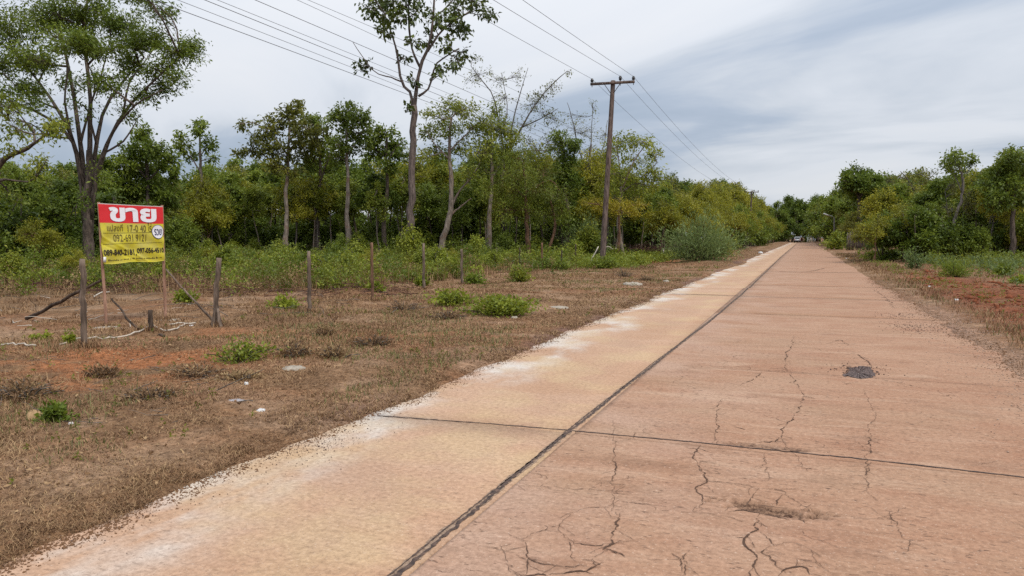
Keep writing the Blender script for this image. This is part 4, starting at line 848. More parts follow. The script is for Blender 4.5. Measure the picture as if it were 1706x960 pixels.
# ------------------------------------------------------------------ single shrubs and weeds
def shrub(name, label, px, py, w_px, h_px, leafm, seed, n=700, L=.07, Wd=.035, droop=.1, stems=9, cat='shrub', spike=False, wood=None, group=None, depth_w=None):
    b = G(px, py); dep = depth_of(b); m = dep / F_PX; w = w_px * m / 2; h = h_px * m
    b[2] = float(hz(b[0], b[1])) - .02
    T = Plant(seed); r = T.rs; tips = []
    for i in range(stems):
        a = r.uniform(0, 6.28); q = r.random() ** .8 * (1.25 if r.random() < .3 else 1)
        e = b + (_R * math.cos(a) * w * q) + np.array([-_R[1], _R[0], 0]) * math.sin(a) * (depth_w or w * .7) * q; e[2] = b[2] + h * r.uniform(.35, 1.05) * (1 - .5 * min(q, 1))
        mid = b * .45 + e * .55; mid[2] = b[2] + (e[2] - b[2]) * .7
        root = b + (e - b) * [.35, .35, 0]
        T.limb([root, mid, e], .012 + .004 * h, .004, 6, 4); tips.append((root, mid, e))
    s_i = r.integers(0, stems, n); f = r.random(n) ** .6
    A_ = np.array([t[0] for t in tips])[s_i]; B_ = np.array([t[1] for t in tips])[s_i]; C_ = np.array([t[2] for t in tips])[s_i]; f = f[:, None]
    pos = (1 - f) ** 2 * A_ + 2 * f * (1 - f) * B_ + f ** 2 * C_ + r.normal(0, 1, (n, 3)) * [w * .22, w * .22, h * .12]
    pos[:, 2] = np.maximum(pos[:, 2], b[2] + .02)
    dr = unit(C_ - A_) * (1.6 if spike else .5)
    tn = np.clip(.5 + r.normal(0, .13, stems)[s_i] + r.normal(0, .15, n), 0, 1)
    T.add_leaves(*leaves(pos, dr, L, Wd, r, droop, tn))
    return T.finish(name, b, label, cat, wood or WOOD_DARK, leafm, group, crown='foliage', trunk='stem')
S = shrub
S('shrub', 'sprawling lime-green weed patch by the verge, the bigger of two leafy patches', 835, 530, 128, 40, L_LIME, 201, 1700, .08, .045, stems=30)
S('shrub', 'leafy lime-green weed patch just behind the bigger sprawling patch', 757, 514, 88, 34, L_LIME, 202, 1000, .08, .045, stems=22)
S('shrub', 'low green shrub straggling over bare red earth in front of the sign', 395, 612, 120, 40, L_WEED, 203, 620, .06, .03, stems=22)
S('shrub', 'small dark-green shrub growing beside a chunk of tan wood', 92, 706, 46, 40, L_MID, 204, 420, .06, .03, stems=12)
S('shrub', 'bright yellow-green bush at the foot of the sign between its prop and post', 305, 512, 48, 32, L_LIME, 205, 420, .09, .05, stems=10)
S('shrub', 'flat green weed clump in the clearing to the side of the split fence post', 478, 520, 62, 24, L_LIME, 206, 420, .09, .05, stems=12)
S('shrub', 'tiny yellow-green weed beside the post and the white rope', 118, 584, 26, 20, L_LIME, 207, 150, .06, .035, stems=6)
S('shrub', 'tiny pale weed left of the smaller yellow-green one near the rope'.replace('left of', 'next to'), 70, 578, 24, 18, L_LIME, 208, 130, .06, .035, stems=6)
S('shrub', 'dark green ivy clump wrapped round the foot of the utility pole', 1006, 450, 42, 30, L_MID, 209, 420, .13, .08, stems=10)
S('shrub', 'leafy green bush close to the pale stick leaning on the utility pole', 905, 446, 62, 48, L_WEED, 210, 800, .14, .08, stems=14)
S('shrub', 'fresh green bush just behind the utility pole', 1025, 440, 48, 36, L_WEED, 211, 500, .13, .08, stems=10)
S('shrub', 'low green bush on red soil between the utility pole and the blue-green bush', 1062, 444, 46, 26, L_WEED, 212, 400, .13, .08, stems=10)
S('bush', 'large feathery blue-green bush at the verge where the road meets the wood', 1166, 440, 122, 80, L_BLUE, 213, 5600, .24, .045, stems=46, cat='bush', spike=True)
S('bush', 'tall grey-green feathery bush behind the utility pole', 978, 436, 70, 80, L_BLUE, 214, 3500, .22, .04, stems=30, cat='bush', spike=True)
S('bush', 'yellow-tinted upright bush rising behind the large blue-green bush', 1195, 428, 70, 60, L_WEED, 215, 2200, .24, .07, stems=24, cat='bush')
S('shrub', 'dark spiky green bush on the red soil across the road', 1588, 463, 50, 30, L_MID, 216, 900, .22, .022, stems=26, spike=True)
S('shrub', 'rounded blue-green weed bush on the red soil, next to the spiky one', 1522, 449, 38, 36, L_BLUE, 217, 800, .12, .05, stems=16)
S('shrub', 'flat yellow-green weed patch at the verge before the picket fence', 1460, 435, 44, 20, L_LIME, 218, 500, .18, .09, stems=12)
S('shrub', 'green bush at the verge hiding the end of the picket fence', 1395, 416, 46, 30, L_WEED, 219, 900, .34, .18, stems=18)
S('shrub', 'dense green creeper bush behind the picket fence', 1478, 412, 62, 46, L_WEED, 220, 1200, .28, .15, stems=18)
for k, (px, py, w, h, lm) in enumerate(((1640, 432, 60, 26, L_BLUE), (1560, 428, 46, 24, L_BLUE), (1690, 440, 50, 24, L_MID), (1610, 422, 50, 26, L_WEED), (1665, 420, 60, 30, L_OLIVE), (1545, 438, 30, 18, L_WEED), (1500, 432, 34, 20, L_WEED), (1700, 475, 30, 14, L_LIME), (1672, 462, 28, 20, L_MID))):
    S('shrub', ['blue-green weeds behind the spiky bush', 'grey-green weeds between the spiky bush and the wood', 'dark weeds beyond the red soil at the picture edge', 'leafy weeds at the foot of the thin leaning tree', 'olive weeds between the leaning tree and the tall full tree', 'low weed just behind the rounded blue-green bush', 'low weed between the picket fence and the red soil', 'yellow-green tuft on the red soil at the picture edge', 'dark single-stemmed weed standing on the red soil'][k].replace(' at the picture edge', ' farthest from the road' if k == 2 else ' nearest the road'),
      px, py, w, h, lm, 230 + k, 420, .16, .06, stems=12)
for k, (px, py, w, h, lb) in enumerate(((560, 606, 70, 26, 'brown dead shrub on the verge past the straggling green shrub'), (492, 604, 60, 34, 'half-dead brown shrub touching the straggling green shrub'), (330, 632, 90, 24, 'flattened brown weed mat before the straggling green shrub'), (622, 586, 60, 22, 'low rust-brown weed on the verge by the third roadside post'), (40, 668, 90, 40, 'tall dry brown weeds behind the tan wood chunk'),
        (540, 570, 34, 20, 'small dark dry tuft standing on the mown verge'), (250, 668, 80, 22, 'dry weed strip between the red earth and the mown verge'), (170, 628, 46, 22, 'small grey-brown weed on the red earth'), (670, 520, 60, 22, 'reddish dry weed between the fifth and sixth roadside posts'), (1040, 462, 40, 20, 'dry brown weed above the broken concrete piece'), (745, 536, 60, 18, 'dark dry weed below the lime-green weed patches'), (1075, 470, 26, 12, 'small brown tuft beside the broken concrete piece'), (400, 640, 60, 16, 'olive-brown creeping weed below the straggling green shrub'))):
    S('dry_shrub', lb, px, py, w * 1.25, h, L_DEAD, 330 + k, 800, .05, .014, stems=30, spike=True, droop=.15, wood=B_GREY)
fs = [(30, 470, 70, 36), (95, 478, 60, 28), (210, 470, 60, 40), (262, 474, 44, 30), (420, 470, 70, 36), (330, 466, 60, 40), (470, 462, 60, 34), (545, 470, 60, 30), (595, 458, 50, 36), (660, 462, 60, 34), (720, 455, 60, 36), (470, 440, 46, 40), (735, 440, 60, 32), (800, 452, 60, 30), (850, 450, 50, 30), (865, 470, 40, 34), (790, 474, 40, 20), (640, 440, 50, 26), (560, 440, 60, 26), (400, 446, 60, 26), (20, 446, 80, 40), (930, 452, 46, 24), (725, 470, 34, 22), (700, 478, 30, 18), (545, 487, 34, 16), (625, 490, 30, 16)]
wd = ['behind the far rope end', 'behind the leaning brace pole', 'between the sign legs', 'behind the sign prop', 'behind the split fence post', 'beyond the sign prop', 'before the pale-trunked ragged tree', 'near the third roadside post', 'near the fourth roadside post', 'before the tallest tree', 'behind the fifth roadside post', 'at the foot of the ragged pale-trunked tree', 'at the foot of the leaning forked tree', 'behind the sixth roadside post', 'before the black log', 'beside the sprawling patch', 'above the lime weed patch', 'at the foot of the knotty tree', 'at the foot of the light-barked tree', 'before the slender pale tree', 'under the crooked overhanging branch', 'before the utility pole', 'beside the fifth roadside post', 'at the foot of the fifth roadside post', 'behind the third roadside post', 'at the foot of the fourth roadside post']
for k, (px, py, w, h) in enumerate(fs):
    lm = [L_WEED, L_MID, L_WEED, L_LIME, L_OLIVE][k % 5]
    S('shrub', f"{['green', 'dark green', 'fresh green', 'lime-green', 'olive'][k % 5]} field shrub {wd[k]}", px, py, w, h, lm, 260 + k, 700, .11, .055, stems=14, group='shrubs in the weedy field')

# ------------------------------------------------------------------ sale sign
sb1, sb2 = G(178, 552), G(276, 540)
for s_ in (sb1, sb2): s_[2] = float(hz(s_[0], s_[1]))
d1, d2 = depth_of(sb1), depth_of(sb2)
t1, t2 = P(164.5, 337, d1), P(270, 342, d2)
sign = empty('sale_sign', (sb1 + sb2) / 2)
tag(sign, 'red and yellow vinyl for-sale banner with phone numbers stretched between two thin pinkish posts', 'sign')
so = (sb1 + sb2) / 2
for a, b in ((sb1, t1), (sb2, t2)):
    a = a.copy(); a[2] -= .15
    g = Geo(); tt = np.linspace(0, 1, 9)[:, None]; g.tubes(a + (b - a) * tt + np.random.default_rng(2).normal(0, .004, (9, 3)), np.linspace(.027, .023, 9), 7)
    g.build('leg', WOOD_PINK, sign, so, True)
toC = unit(EYE - so) * [1, 1, 0]; toC = toC / np.linalg.norm(toC)
cTL, cTR, cBL, cBR = P(163, 337.5, d1 - .05), P(271, 343, d2 - .05), P(172.5, 439, d1 - .05), P(274, 434, d2 - .05)
ex = unit(cTR - cTL); ez = unit(cTL - cBL); nrm = np.cross(ex, ez); nrm = nrm * np.sign(nrm @ (EYE - so))
def banner_pt(u, v, lift=0.0):
    u = np.asarray(u, float); v = np.asarray(v, float)
    uu, vv = u[..., None], v[..., None]
    p = (1 - uu) * (1 - vv) * cTL + uu * (1 - vv) * cTR + (1 - uu) * vv * cBL + uu * vv * cBR
    w = .014 * np.sin((v * 1.05 + .75 * u) * 15) * (1 - u) * sstep(.25, .55, v) + .012 * np.sin((v * 1.2 - .55 * u + .2) * 19) * u * sstep(.2, .6, v)
    w = w + .022 * np.sin(u * math.pi) * (v - .5) + .014 * (fbm(u * 4, v * 4 + 3, 3) - .5) + .014 * np.exp(-((v - .55 - .62 * u) / .03) ** 2) * (u < .75) - .012 * np.exp(-((v - .66 - .62 * u) / .025) ** 2) * (u < .6)
    sag = -.010 * np.sin(u * math.pi * 3.2) * sstep(.85, 1, v)
    return p + nrm * (w + lift)[..., None] + np.array([0, 0, 1.]) * sag[..., None]
BAN_RED = M('red_vinyl', lambda N: N.out(N.bsdf(N.mix(N.noise(N.pos(), 6, 3), (.56, .012, .018), (.64, .022, .026)), .42, .4)))
BAN_YEL = M('yellow_vinyl', lambda N: N.out(N.bsdf(N.mix(N.rng(N.noise(N.pos(), 5, 5, .7), .40, .68), N.mix(N.noise(N.pos(), 7, 4), (.50, .43, .012), (.60, .52, .028)), (.46, .40, .085)), .42, .45)))
BAN_WHT = plain('white_vinyl', (.74, .74, .74), .45, .4, .06)
INK_W = M('white_print', lambda N: N.out(N.bsdf((.74, .73, .78), .45, .4)))
INK_K = M('black_print', lambda N: N.out(N.bsdf((.022, .014, .012), .5, .3)))
INK_H = M('marker_ink', lambda N: N.out(N.bsdf((.10, .075, .02), .6, .3)))
INK_B = M('blue_print', lambda N: N.out(N.bsdf((.03, .04, .12), .5, .3)))
nu, nv = 72, 72; uu, vv = np.meshgrid(np.linspace(0, 1, nu), np.linspace(0, 1, nv))
front = banner_pt(uu, vv).reshape(-1, 3); back = banner_pt(uu, vv, -.003).reshape(-1, 3)
i = np.arange(nu * nv).reshape(nv, nu); qf = np.stack([i[:-1, :-1], i[1:, :-1], i[1:, 1:], i[:-1, 1:]], -1).reshape(-1, 4)
ring = np.concatenate([i[0, :], i[1:, -1], i[-1, -2::-1], i[-2:0:-1, 0]]); n_ = nu * nv; r2 = np.roll(ring, -1)
qs = np.stack([ring, ring + n_, r2 + n_, r2], -1)
vq = np.repeat(np.linspace(0, 1, nv)[:-1] + .5 / nv, nu - 1); mi = np.where(vq < .018, 2, np.where(vq < .318, 0, 1))
ban = obj('banner', mesh('banner', np.concatenate([front, back]) - so, [qf, qf[:, ::-1] + n_, qs], None, True, [BAN_RED, BAN_YEL, BAN_WHT], np.concatenate([mi, mi, np.ones(len(qs), int)])), sign)
def lettering(body, u0, u1, v0, v1, mat, weight=0.0, lift=.009, name='lettering', shear=0.0):
    c = bpy.data.curves.new('lettering', 'FONT'); c.body = body; c.offset = weight; c.resolution_u = 3; c.shear = shear
    o = bpy.data.objects.new('lettering_source', c); COL.objects.link(o)
    me = bpy.data.meshes.new_from_object(o.evaluated_get(bpy.context.evaluated_depsgraph_get()))
    v = np.zeros(len(me.vertices) * 3); me.vertices.foreach_get('co', v); v = v.reshape(-1, 3)
    bpy.data.objects.remove(o); bpy.data.curves.remove(c)
    lo, hi = v.min(0), v.max(0)
    u = u0 + (v[:, 0] - lo[0]) / (hi[0] - lo[0]) * (u1 - u0); w = v1 + (v[:, 1] - lo[1]) / (hi[1] - lo[1]) * (v0 - v1)
    q = banner_pt(u, w, lift) - so
    me.vertices.foreach_set('co', q.astype(np.float32).ravel()); me.update(); me.name = name
    me.materials.clear(); me.materials.append(mat)
    return obj(name, me, ban)
lettering('ขาย', .145, .885, .055, .302, INK_W, .040)
lettering('แปลงที่', .095, .34, .335, .462, INK_H, .0)
lettering('17-0 40', .415, .705, .352, .470, INK_H, .0)
lettering('ไร่', .735, .80, .31, .468, INK_H, .0)
lettering('092-691 9121', .185, .70, .515, .638, INK_H, .0)
lettering('089-840-2181', .012, .485, .770, .872, INK_K, .028)
lettering(',', .505, .518, .850, .895, INK_K, .02)
lettering('097-056-4510', .535, .992, .752, .848, INK_K, .028)
def on_banner(name, polys, mat, lift):
    g = Geo()
    for u, v in polys: g.add(banner_pt(np.array(u), np.array(v), lift), q=[[0, 1, 2, 3]])
    return g.build(name, mat, ban, so)
for v0 in (.492, .675):
    pl = []
    for u in np.arange(.03, .96 if v0 > .6 else .80, .0155): pl.append(([u, u + .0085, u + .0085, u], [v0 - .02 * u, v0 - .02 * u, v0 + .010 - .02 * u, v0 + .010 - .02 * u]))
    on_banner('dotted_line', pl, INK_K, .004)
pl = []; rq = np.random.default_rng(8); u = .07
while u < .95:
    w = rq.uniform(.008, .022); h = rq.uniform(.012, .028); v0 = .955 - .012 * u; pl.append(([u, u + w, u + w, u], [v0 - h, v0 - h, v0, v0])); u += w + rq.choice([.006, .006, .02])
on_banner('fine_print', pl, INK_H, .004)['kind'] = 'stuff'
pl = [([u, u + .016, u + .016, u], [.925, .925, .945, .945]) for u in (.55, .60, .66, .71, .77, .83, .88, .92)]
th = np.linspace(0, 2 * np.pi, 37)[:-1]
def disc(r, lift, mat, name):
    u = np.concatenate([[.897], .897 + r * .100 * np.cos(th)]); v = np.concatenate([[.47], .47 + r * .125 * np.sin(th)]); u = np.minimum(u, .997)
    k = np.arange(36); t = np.stack([np.zeros(36, int), 1 + k, 1 + (k + 1) % 36], -1)
    return obj(name, mesh(name, banner_pt(u, v, lift) - so, t, None, False, [mat]), ban)
disc(1.0, .012, INK_B, 'sticker_rim'); disc(.94, .014, INK_W, 'sticker')
lettering('รวย', .835, .96, .42, .53, INK_B, .012, .022)
# small patch where the vinyl is tied to the lower corner of the leg
g = Geo(); g.box(P(174.5, 432, d1 - .07), (.045, .01, .09), ex); g.build('tie_patch', BAN_WHT, sign, so)

def flat_heap(name, label, cat, px, py, w_px, d_m, mat, seed, h=.02, n=26, group=None):
    if 'scrap' in name: w_px *= .72; h *= .55; n = 11
    """an irregular low slab or crumpled scrap lying on the ground"""
    c = G(px, py); m = depth_of(c) / F_PX; r = np.random.default_rng(seed); c[2] = float(hz(c[0], c[1]))
    th = np.linspace(0, 2 * np.pi, n + 1)[:-1]; rad = 1 + .45 * (vnoise(np.cos(th) * 1.6 + seed, np.sin(th) * 1.6) - .5) + r.normal(0, .07, n)
    rr_ = []
    for f, z in ((1.0, -.03), (.97, h * .7), (.62, h), (.25, h * 1.05)):
        ring = np.stack([np.cos(th) * rad * f * w_px * m / 2, np.sin(th) * rad * f * d_m / 2, np.full(n, z) + r.normal(0, h * .22, n)], 1)
        rr_.append(ring[:, :1] * _R + ring[:, 1:2] * np.array([-_R[1], _R[0], 0]) + [0, 0, 1] * ring[:, 2:])
    v = np.concatenate(rr_ + [np.array([[0, 0, h]])]); k = np.arange(n); k2 = (k + 1) % n
    q = np.concatenate([np.stack([i * n + k, i * n + k2, (i + 1) * n + k2, (i + 1) * n + k], -1) for i in range(3)]); t = np.stack([3 * n + k, 3 * n + k2, np.full(n, 4 * n)], -1)
    o = obj(name, mesh(name, v, [q, t], None, False, [mat]), None, c); tag(o, label, cat, group); return o
flat_heap('sand_patch', 'pale crusted sand patch at the foot of the nearer sign leg', 'sand patch', 176, 554, 34, .35, RUBBLE, 1, .02)
flat_heap('sand_patch', 'pale crusted sand patch at the foot of the farther sign leg', 'sand patch', 280, 540, 40, .4, RUBBLE, 2, .02)
flat_heap('concrete_rubble', 'flat pale piece of broken concrete on the verge before the utility pole', 'rubble', 1053, 476, 30, .6, RUBBLE, 3, .07)
flat_heap('concrete_rubble', 'small pale concrete crumb near the larger broken piece at the verge', 'rubble', 1110, 472, 9, .25, RUBBLE, 4, .05)
flat_heap('concrete_rubble', 'pale flattened cement scrap on the verge past the lime-green weed patch', 'rubble', 930, 517, 32, .35, RUBBLE, 5, .025)
flat_heap('concrete_rubble', 'whitish cement scrap below the low green shrub on red earth', 'rubble', 488, 626, 34, .25, RUBBLE, 6, .02)
flat_heap('concrete_rubble', 'small pale stone beside the sprawling lime-green weed patch', 'rubble', 857, 535, 11, .14, RUBBLE, 7, .03)
flat_heap('concrete_rubble', 'pale stone at the verge close to the road, before the far wood', 'rubble', 1267, 422, 6, .5, WHITE_P, 8, .12)
flat_heap('litter_scrap', 'crumpled white paper scrap on dry grass by the road', 'litter', 435, 693, 19, .07, WHITE_P, 11, .025)
flat_heap('litter_scrap', 'small white scrap lying farther into the dry grass than the crumpled paper', 'litter', 411, 652, 9, .06, WHITE_P, 12, .04)
flat_heap('litter_scrap', 'grey flattened plastic sheet on the dry verge', 'litter', 394, 680, 36, .10, GREY_P, 13, .012)
flat_heap('litter_scrap', 'tiny white scrap near the small dark-green shrub', 'litter', 119, 712, 10, .05, WHITE_P, 14, .02)
flat_heap('wood_chunk', 'tan chunk of cut wood lying beside the small dark-green shrub', 'wood', 58, 703, 22, .09, TAN, 15, .06)
flat_heap('litter_scrap', 'white crumpled wrapper at the edge of the red soil across the road', 'litter', 1593, 506, 9, .12, WHITE_P, 16, .05)
flat_heap('litter_scrap', 'small white scrap on the red soil, beyond the crumpled wrapper', 'litter', 1548, 482, 5, .10, WHITE_P, 17, .04)
flat_heap('litter_scrap', 'white scrap on the verge beside the picket fence', 'litter', 1411, 431, 5, .3, WHITE_P, 18, .05)
flat_heap('litter_scrap', 'tiny white scrap between the rope and the split fence post', 'litter', 318, 549, 12, .10, WHITE_P, 19, .02)
flat_heap('litter_scrap', 'dry brown leaf lying alone on the concrete lane', 'leaf', 648, 773, 20, .05, WOOD_DARK, 20, .012, n=9)

# ------------------------------------------------------------------ posts, props, rope
def stick(name, label, cat, pts, r0, r1, mat, n=10, k=7, wob=.0, group=None, seed=1, part=None):
    pts = [np.asarray(p, float) for p in pts]; r = np.random.default_rng(seed)
    p = spline(pts, n) + r.normal(0, wob, (n, 3)); base = pts[0].copy()
    g = Geo(); rad = np.linspace(r0, r1, n) * (1 + r.normal(0, .06, n)); g.tubes(p, rad, k)
    o = obj(name, g.mesh(name, mat, base, True), None, base); tag(o, label, cat, group); return o
def post(px, y0, y1, x1, r_px, label, mat=WOOD_POST, seed=1, mid=None, group='fence posts along the field'):
    b = G(px, y0); dep = depth_of(b); m = dep / F_PX; b[2] = float(hz(b[0], b[1])) - .2
    t = P(x1, y1, dep); pts = [b] + ([P(mid[0], mid[1], dep)] if mid else []) + [t]
    return stick('fence_post', label, 'fence post', pts, r_px * m * .80, r_px * m * .70, mat, 14, 8, .006, group, seed)
post(140, 592, 430, 138, 6.2, 'thick grey weathered fence post standing before the sign, nearest to the road', WOOD_POST, 1)
sp = post(362, 552, 430, 365, 5.6, 'split crooked fence post standing where the sign prop meets the ground', WOOD_POST, 2, (360, 500))
b = G(362, 552); dep = depth_of(b); g = Geo()   # its flared, split foot
for dx, ex_, s_ in ((-5, -7, 1), (4, 8, 2)):
    g.tubes(spline([P(361 + dx * .3, 515, dep - .03), P(361 + dx, 535, dep - .04), P(361 + ex_, 553, dep - .05)], 7), np.linspace(.025, .045, 7), 6)
o = g.build('split_foot', WOOD_POST, sp, np.array(sp.location), True)
post(515, 528, 418, 515, 4.0, 'third roadside fence post, grey-brown, past the split post', WOOD_POST, 3)
post(621, 505, 404, 619, 3.4, 'fourth roadside fence post, thin with a reddish base', B_RED, 4)
post(706, 485, 405, 706, 3.2, 'fifth roadside fence post, pale-topped, in front of the leaning forked tree', WOOD_POST, 5)
post(770, 475, 415, 769, 3.0, 'sixth roadside fence post above the lime-green weed patches', WOOD_POST, 6)
post(827, 440, 412, 827, 2.6, 'short grey fence post standing next to the black log', WOOD_POST, 7)
post(866, 456, 412, 866, 1.8, 'thin dark fence post between the black log and the leafy bush', WOOD_DARK, 8)
post(903, 451, 404, 903, 2.4, 'reddish fence post rising out of the leafy bush', B_RED, 9)
post(936, 450, 416, 936, 1.9, 'thin black fence post at the twig heap before the utility pole', WOOD_DARK, 10)
post(959, 446, 406, 959, 1.6, 'slim dark fence post before the grey-green feathery bush', WOOD_DARK, 11)
post(1029, 430, 396, 1029, 2.0, 'pale fence post with a bleached twig, just past the utility pole', PALE_STICK, 12)
post(1045, 432, 416, 1046, 1.4, 'short stub post past the utility pole', WOOD_POST, 13)
post(1088, 432, 417, 1088, 1.4, 'stub post at the red-brown twig heap', WOOD_POST, 14)
post(1106, 434, 413, 1105, 1.4, 'pale stub post at the edge of the large blue-green bush', PALE_STICK, 15)
post(1693, 424, 393, 1692, 1.8, 'lone pale post at the foot of the tall full tree across the road', PALE_STICK, 16, group=None)
b = G(252, 562); dep = depth_of(b); b[2] = float(hz(b[0], b[1])) - .1
stick('wood_stump', 'short charred stub post with the white rope caught at its foot', 'stump', [b, P(251, 540, dep), P(250, 517, dep)], .038, .034, WOOD_DARK, 8, 8, .004, None, 3)
def gz(px, py, up=.0):
    p = G(px, py); p[2] = float(hz(p[0], p[1])) + up; return p
stick('brace_pole', 'long brown pole leaning from the ground up against the nearer sign leg', 'brace', [gz(45, 540, .02), P(110, 498, d1 + .2), P(176, 462, d1 + .06)], .035, .022, WOOD_DARK, 10, 7, .008, None, 4)
stick('brace_pole', 'straight thin prop slanting from the farther sign leg to the split post', 'brace', [gz(357, 543, .02), P(320, 498, d2 - .3), P(277, 448, d2 - .03)], .024, .016, WOOD_POST, 10, 7, .004, None, 5)
stick('fallen_branch', 'curved dark branch slanting down to the charred stub post', 'branch', [gz(272, 571, .03), P(255, 559, depth_of(b) - .10), P(225, 545, depth_of(b) + .02), P(200, 515, depth_of(b) + .2), P(186, 500, depth_of(b) + .3)], .024, .014, WOOD_DARK, 14, 6, .008, None, 6)
stick('rope', 'long white rope trailing over red earth from the nearest post past the charred stub', 'rope', [gz(100, 588, .02), gz(140, 578, .03), gz(190, 574, .02), gz(230, 567, .03), gz(254, 557, .05), gz(270, 561, .03), gz(292, 559, .02), gz(305, 550, .03), gz(326, 548, .03)], .013, .013, ROPE, 40, 6, .012, None, 7)
stick('rope', 'end of white rope lying alone on the bare earth beside the nearest post', 'rope', [gz(-40, 586, .02), gz(0, 588, .02), gz(30, 590, .02), gz(58, 592, .02)], .012, .012, ROPE, 20, 6, .008, None, 8)
stick('fallen_branch', 'bleached branch lying by the sign prop beyond the rope end', 'branch', [gz(282, 548, .02), gz(300, 547, .03), gz(318, 547, .02)], .016, .010, PALE_STICK, 8, 5, .01, None, 9)
stick('fallen_branch', 'bleached branch lying behind the nearest post in the weeds', 'branch', [gz(158, 505, .05), gz(172, 500, .12), gz(184, 498, .1)], .02, .012, PALE_STICK, 8, 5, .01, None, 10)
stick('leaning_stick', 'thin white stick leaning on the utility pole', 'stick', [gz(978, 448, 0), P(997, 410, depth_of(G(1003, 448)) - .1)], .035, .025, PALE_STICK, 6, 6, .003, None, 11)
dlog = depth_of(G(815, 436)); stick('fallen_log', 'burnt black log lying across the weeds in the field', 'log', [P(803, 431, dlog), P(815, 424, dlog), P(828, 421, dlog)], .22, .16, WOOD_DARK, 8, 8, .03, None, 12)
stick('bleached_twig', 'forked bleached twig hooked on the pale fence post past the utility pole', 'twig', [P(1009, 412, 47), P(1014, 410, 47), P(1020, 414, 47), P(1030, 413, 47)], .04, .03, PALE_STICK, 8, 5, .01, None, 13)

# ------------------------------------------------------------------ utility pole with its wires
def utility_pole(base, top, r0, r1, arm_len, label, arm_z=.14, group='poles of the power line', pins=(-.93, .36, .95), arm_dir=np.array([1., 0, -.02])):
    base = np.asarray(base, float); top = np.asarray(top, float)
    root = empty('utility_pole', base); tag(root, label, 'utility pole', group)
    n = 16; p = base + (top - base) * np.linspace(0, 1, n)[:, None]; r = np.linspace(r0, r1, n) * (1 + np.random.default_rng(4).normal(0, .025, n))
    b2 = p.copy(); b2[0, 2] -= .3
    g = Geo(); g.tubes(b2, r, 12); g.build('pole', WOOD_POLE, root, base, True)
    ax = unit(arm_dir); c = top + [0, 0, -arm_z] + np.array([0, -r1 - .055, 0])
    g = Geo(); g.box(c, (arm_len, .10, .125), ax); g.build('crossarm', WOOD_POLE, root, base)
    pts = []
    for f in pins:
        q = c + ax * f * arm_len / 2; g = Geo()
        tall = .05 if f == pins[1] else 0
        g.lathe([(.018, -.16), (.018, .09), (.03, .09), (.075, .10 + tall), (.085, .13 + tall), (.055, .15 + tall), (.09, .17 + tall), (.09, .20 + tall), (.06, .22 + tall), (.065, .25 + tall), (.045, .28 + tall), (.0, .285 + tall)], q, 12)
        g.build('insulator', BLACK, root, base, True); pts.append(q + [0, 0, .26 + tall])
    for f in (-.36, .36):
        a = c + ax * f * arm_len / 2 * (1.0) + [0, .0, -.05]; e = top + (base - top) * .066 + np.array([math.copysign(r1 * .8, f), -r1 * .6, 0])
        g = Geo(); g.tubes(np.array([a, (a + e) / 2, e]), np.full(3, .018), 6); g.build('arm_brace', WOOD_DARK, root, base)
    return root, pts
pb = G(1003, 446); pd = depth_of(pb); pb[2] = float(hz(pb[0], pb[1])); pt = P(1021.5, 134, pd)
pole1, pins1 = utility_pole(pb, pt, .155, .115, 2.30, 'brown wooden utility pole leaning towards the road, with a crossarm and three black insulators')
pb2 = np.array([-8.6, 132., 0]); pole2, pins2 = utility_pole(pb2, pb2 + [.1, 0, 9.3], .15, .11, 2.3, 'second wooden utility pole, small in the distance among the trees')
def wire(label, pts, sag=0.0, r=.008, group='overhead wires', n=30):
    a, b = np.asarray(pts[0], float), np.asarray(pts[1], float); t = np.linspace(0, 1, n)[:, None]
    p = a + (b - a) * t; p[:, 2] -= (sag * 4 * t * (1 - t))[:, 0]
    g = Geo(); g.tubes(p, np.full(n, r), 5); o = obj('overhead_wire', g.mesh('overhead_wire', WIREM, a), None, a); tag(o, label, 'wire', group); return o
for i, (px, py) in enumerate(((837, 41.5), (839, 0), (885, 0))):
    nm = ['over-field', 'middle', 'roadside'][i]
    wire(f'{nm} wire running from the utility pole to the distant pole', (pins1[i], pins2[i]), 1.5)
    q = onX(px, py, pins1[i][0]); far_ = pins1[i] + (q - pins1[i]) * (70 / np.linalg.norm(q - pins1[i]))
    wire(f'{nm} wire running from the utility pole overhead towards the viewer', (pins1[i], far_), .25)
# the second line, lower and farther into the field
XL = -15.0
lines = [((260, 1), (664, 151)), ((298, 0), (651, 137)), ((343, 0), (656, 127)), ((364, 0), (659, 119)), ((427, 0), (662, 101)), ((497, 0), (651, 71)), ((515, 0), (621, 45))]
names = ['lowest thick wire', 'thin wire next above the lowest', 'third wire from the bottom', 'fourth wire, close above the third', 'dark fifth wire standing apart', 'sixth wire, thin', 'topmost thin wire']
cb = np.array([XL, 118., 0]); line_top = []
for i, (a, b) in enumerate(lines):
    A_, B_ = onX(*a, XL), onX(*b, XL); s_ = (B_[2] - A_[2]) / (B_[1] - A_[1])
    z_end = [5.6, 5.9, 6.2, 6.4, 6.8, 7.5, 7.7][i]
    p0 = A_ - np.array([0, 1, s_]) * 30; p2 = np.array([XL, 118., z_end])
    # pass through A and B, then settle to the far pole: quadratic in y through A, B and the far end
    ys = np.array([A_[1], B_[1], 118.]); zs = np.array([A_[2], B_[2], z_end]); co = np.polyfit(ys, zs, 2)
    yy = np.linspace(A_[1] - 8, 118, 40); p = np.stack([np.full(40, XL), yy, np.polyval(co, yy)], 1)
    g = Geo(); g.tubes(p, np.full(40, .0095 if i in (0, 2, 4) else .007), 5); o = obj('overhead_wire', g.mesh('overhead_wire', WIREM, p[0]), None, p[0])
    tag(o, f'{names[i]} of the lower line crossing above the field', 'wire', 'overhead wires'); line_top.append(p[-1])
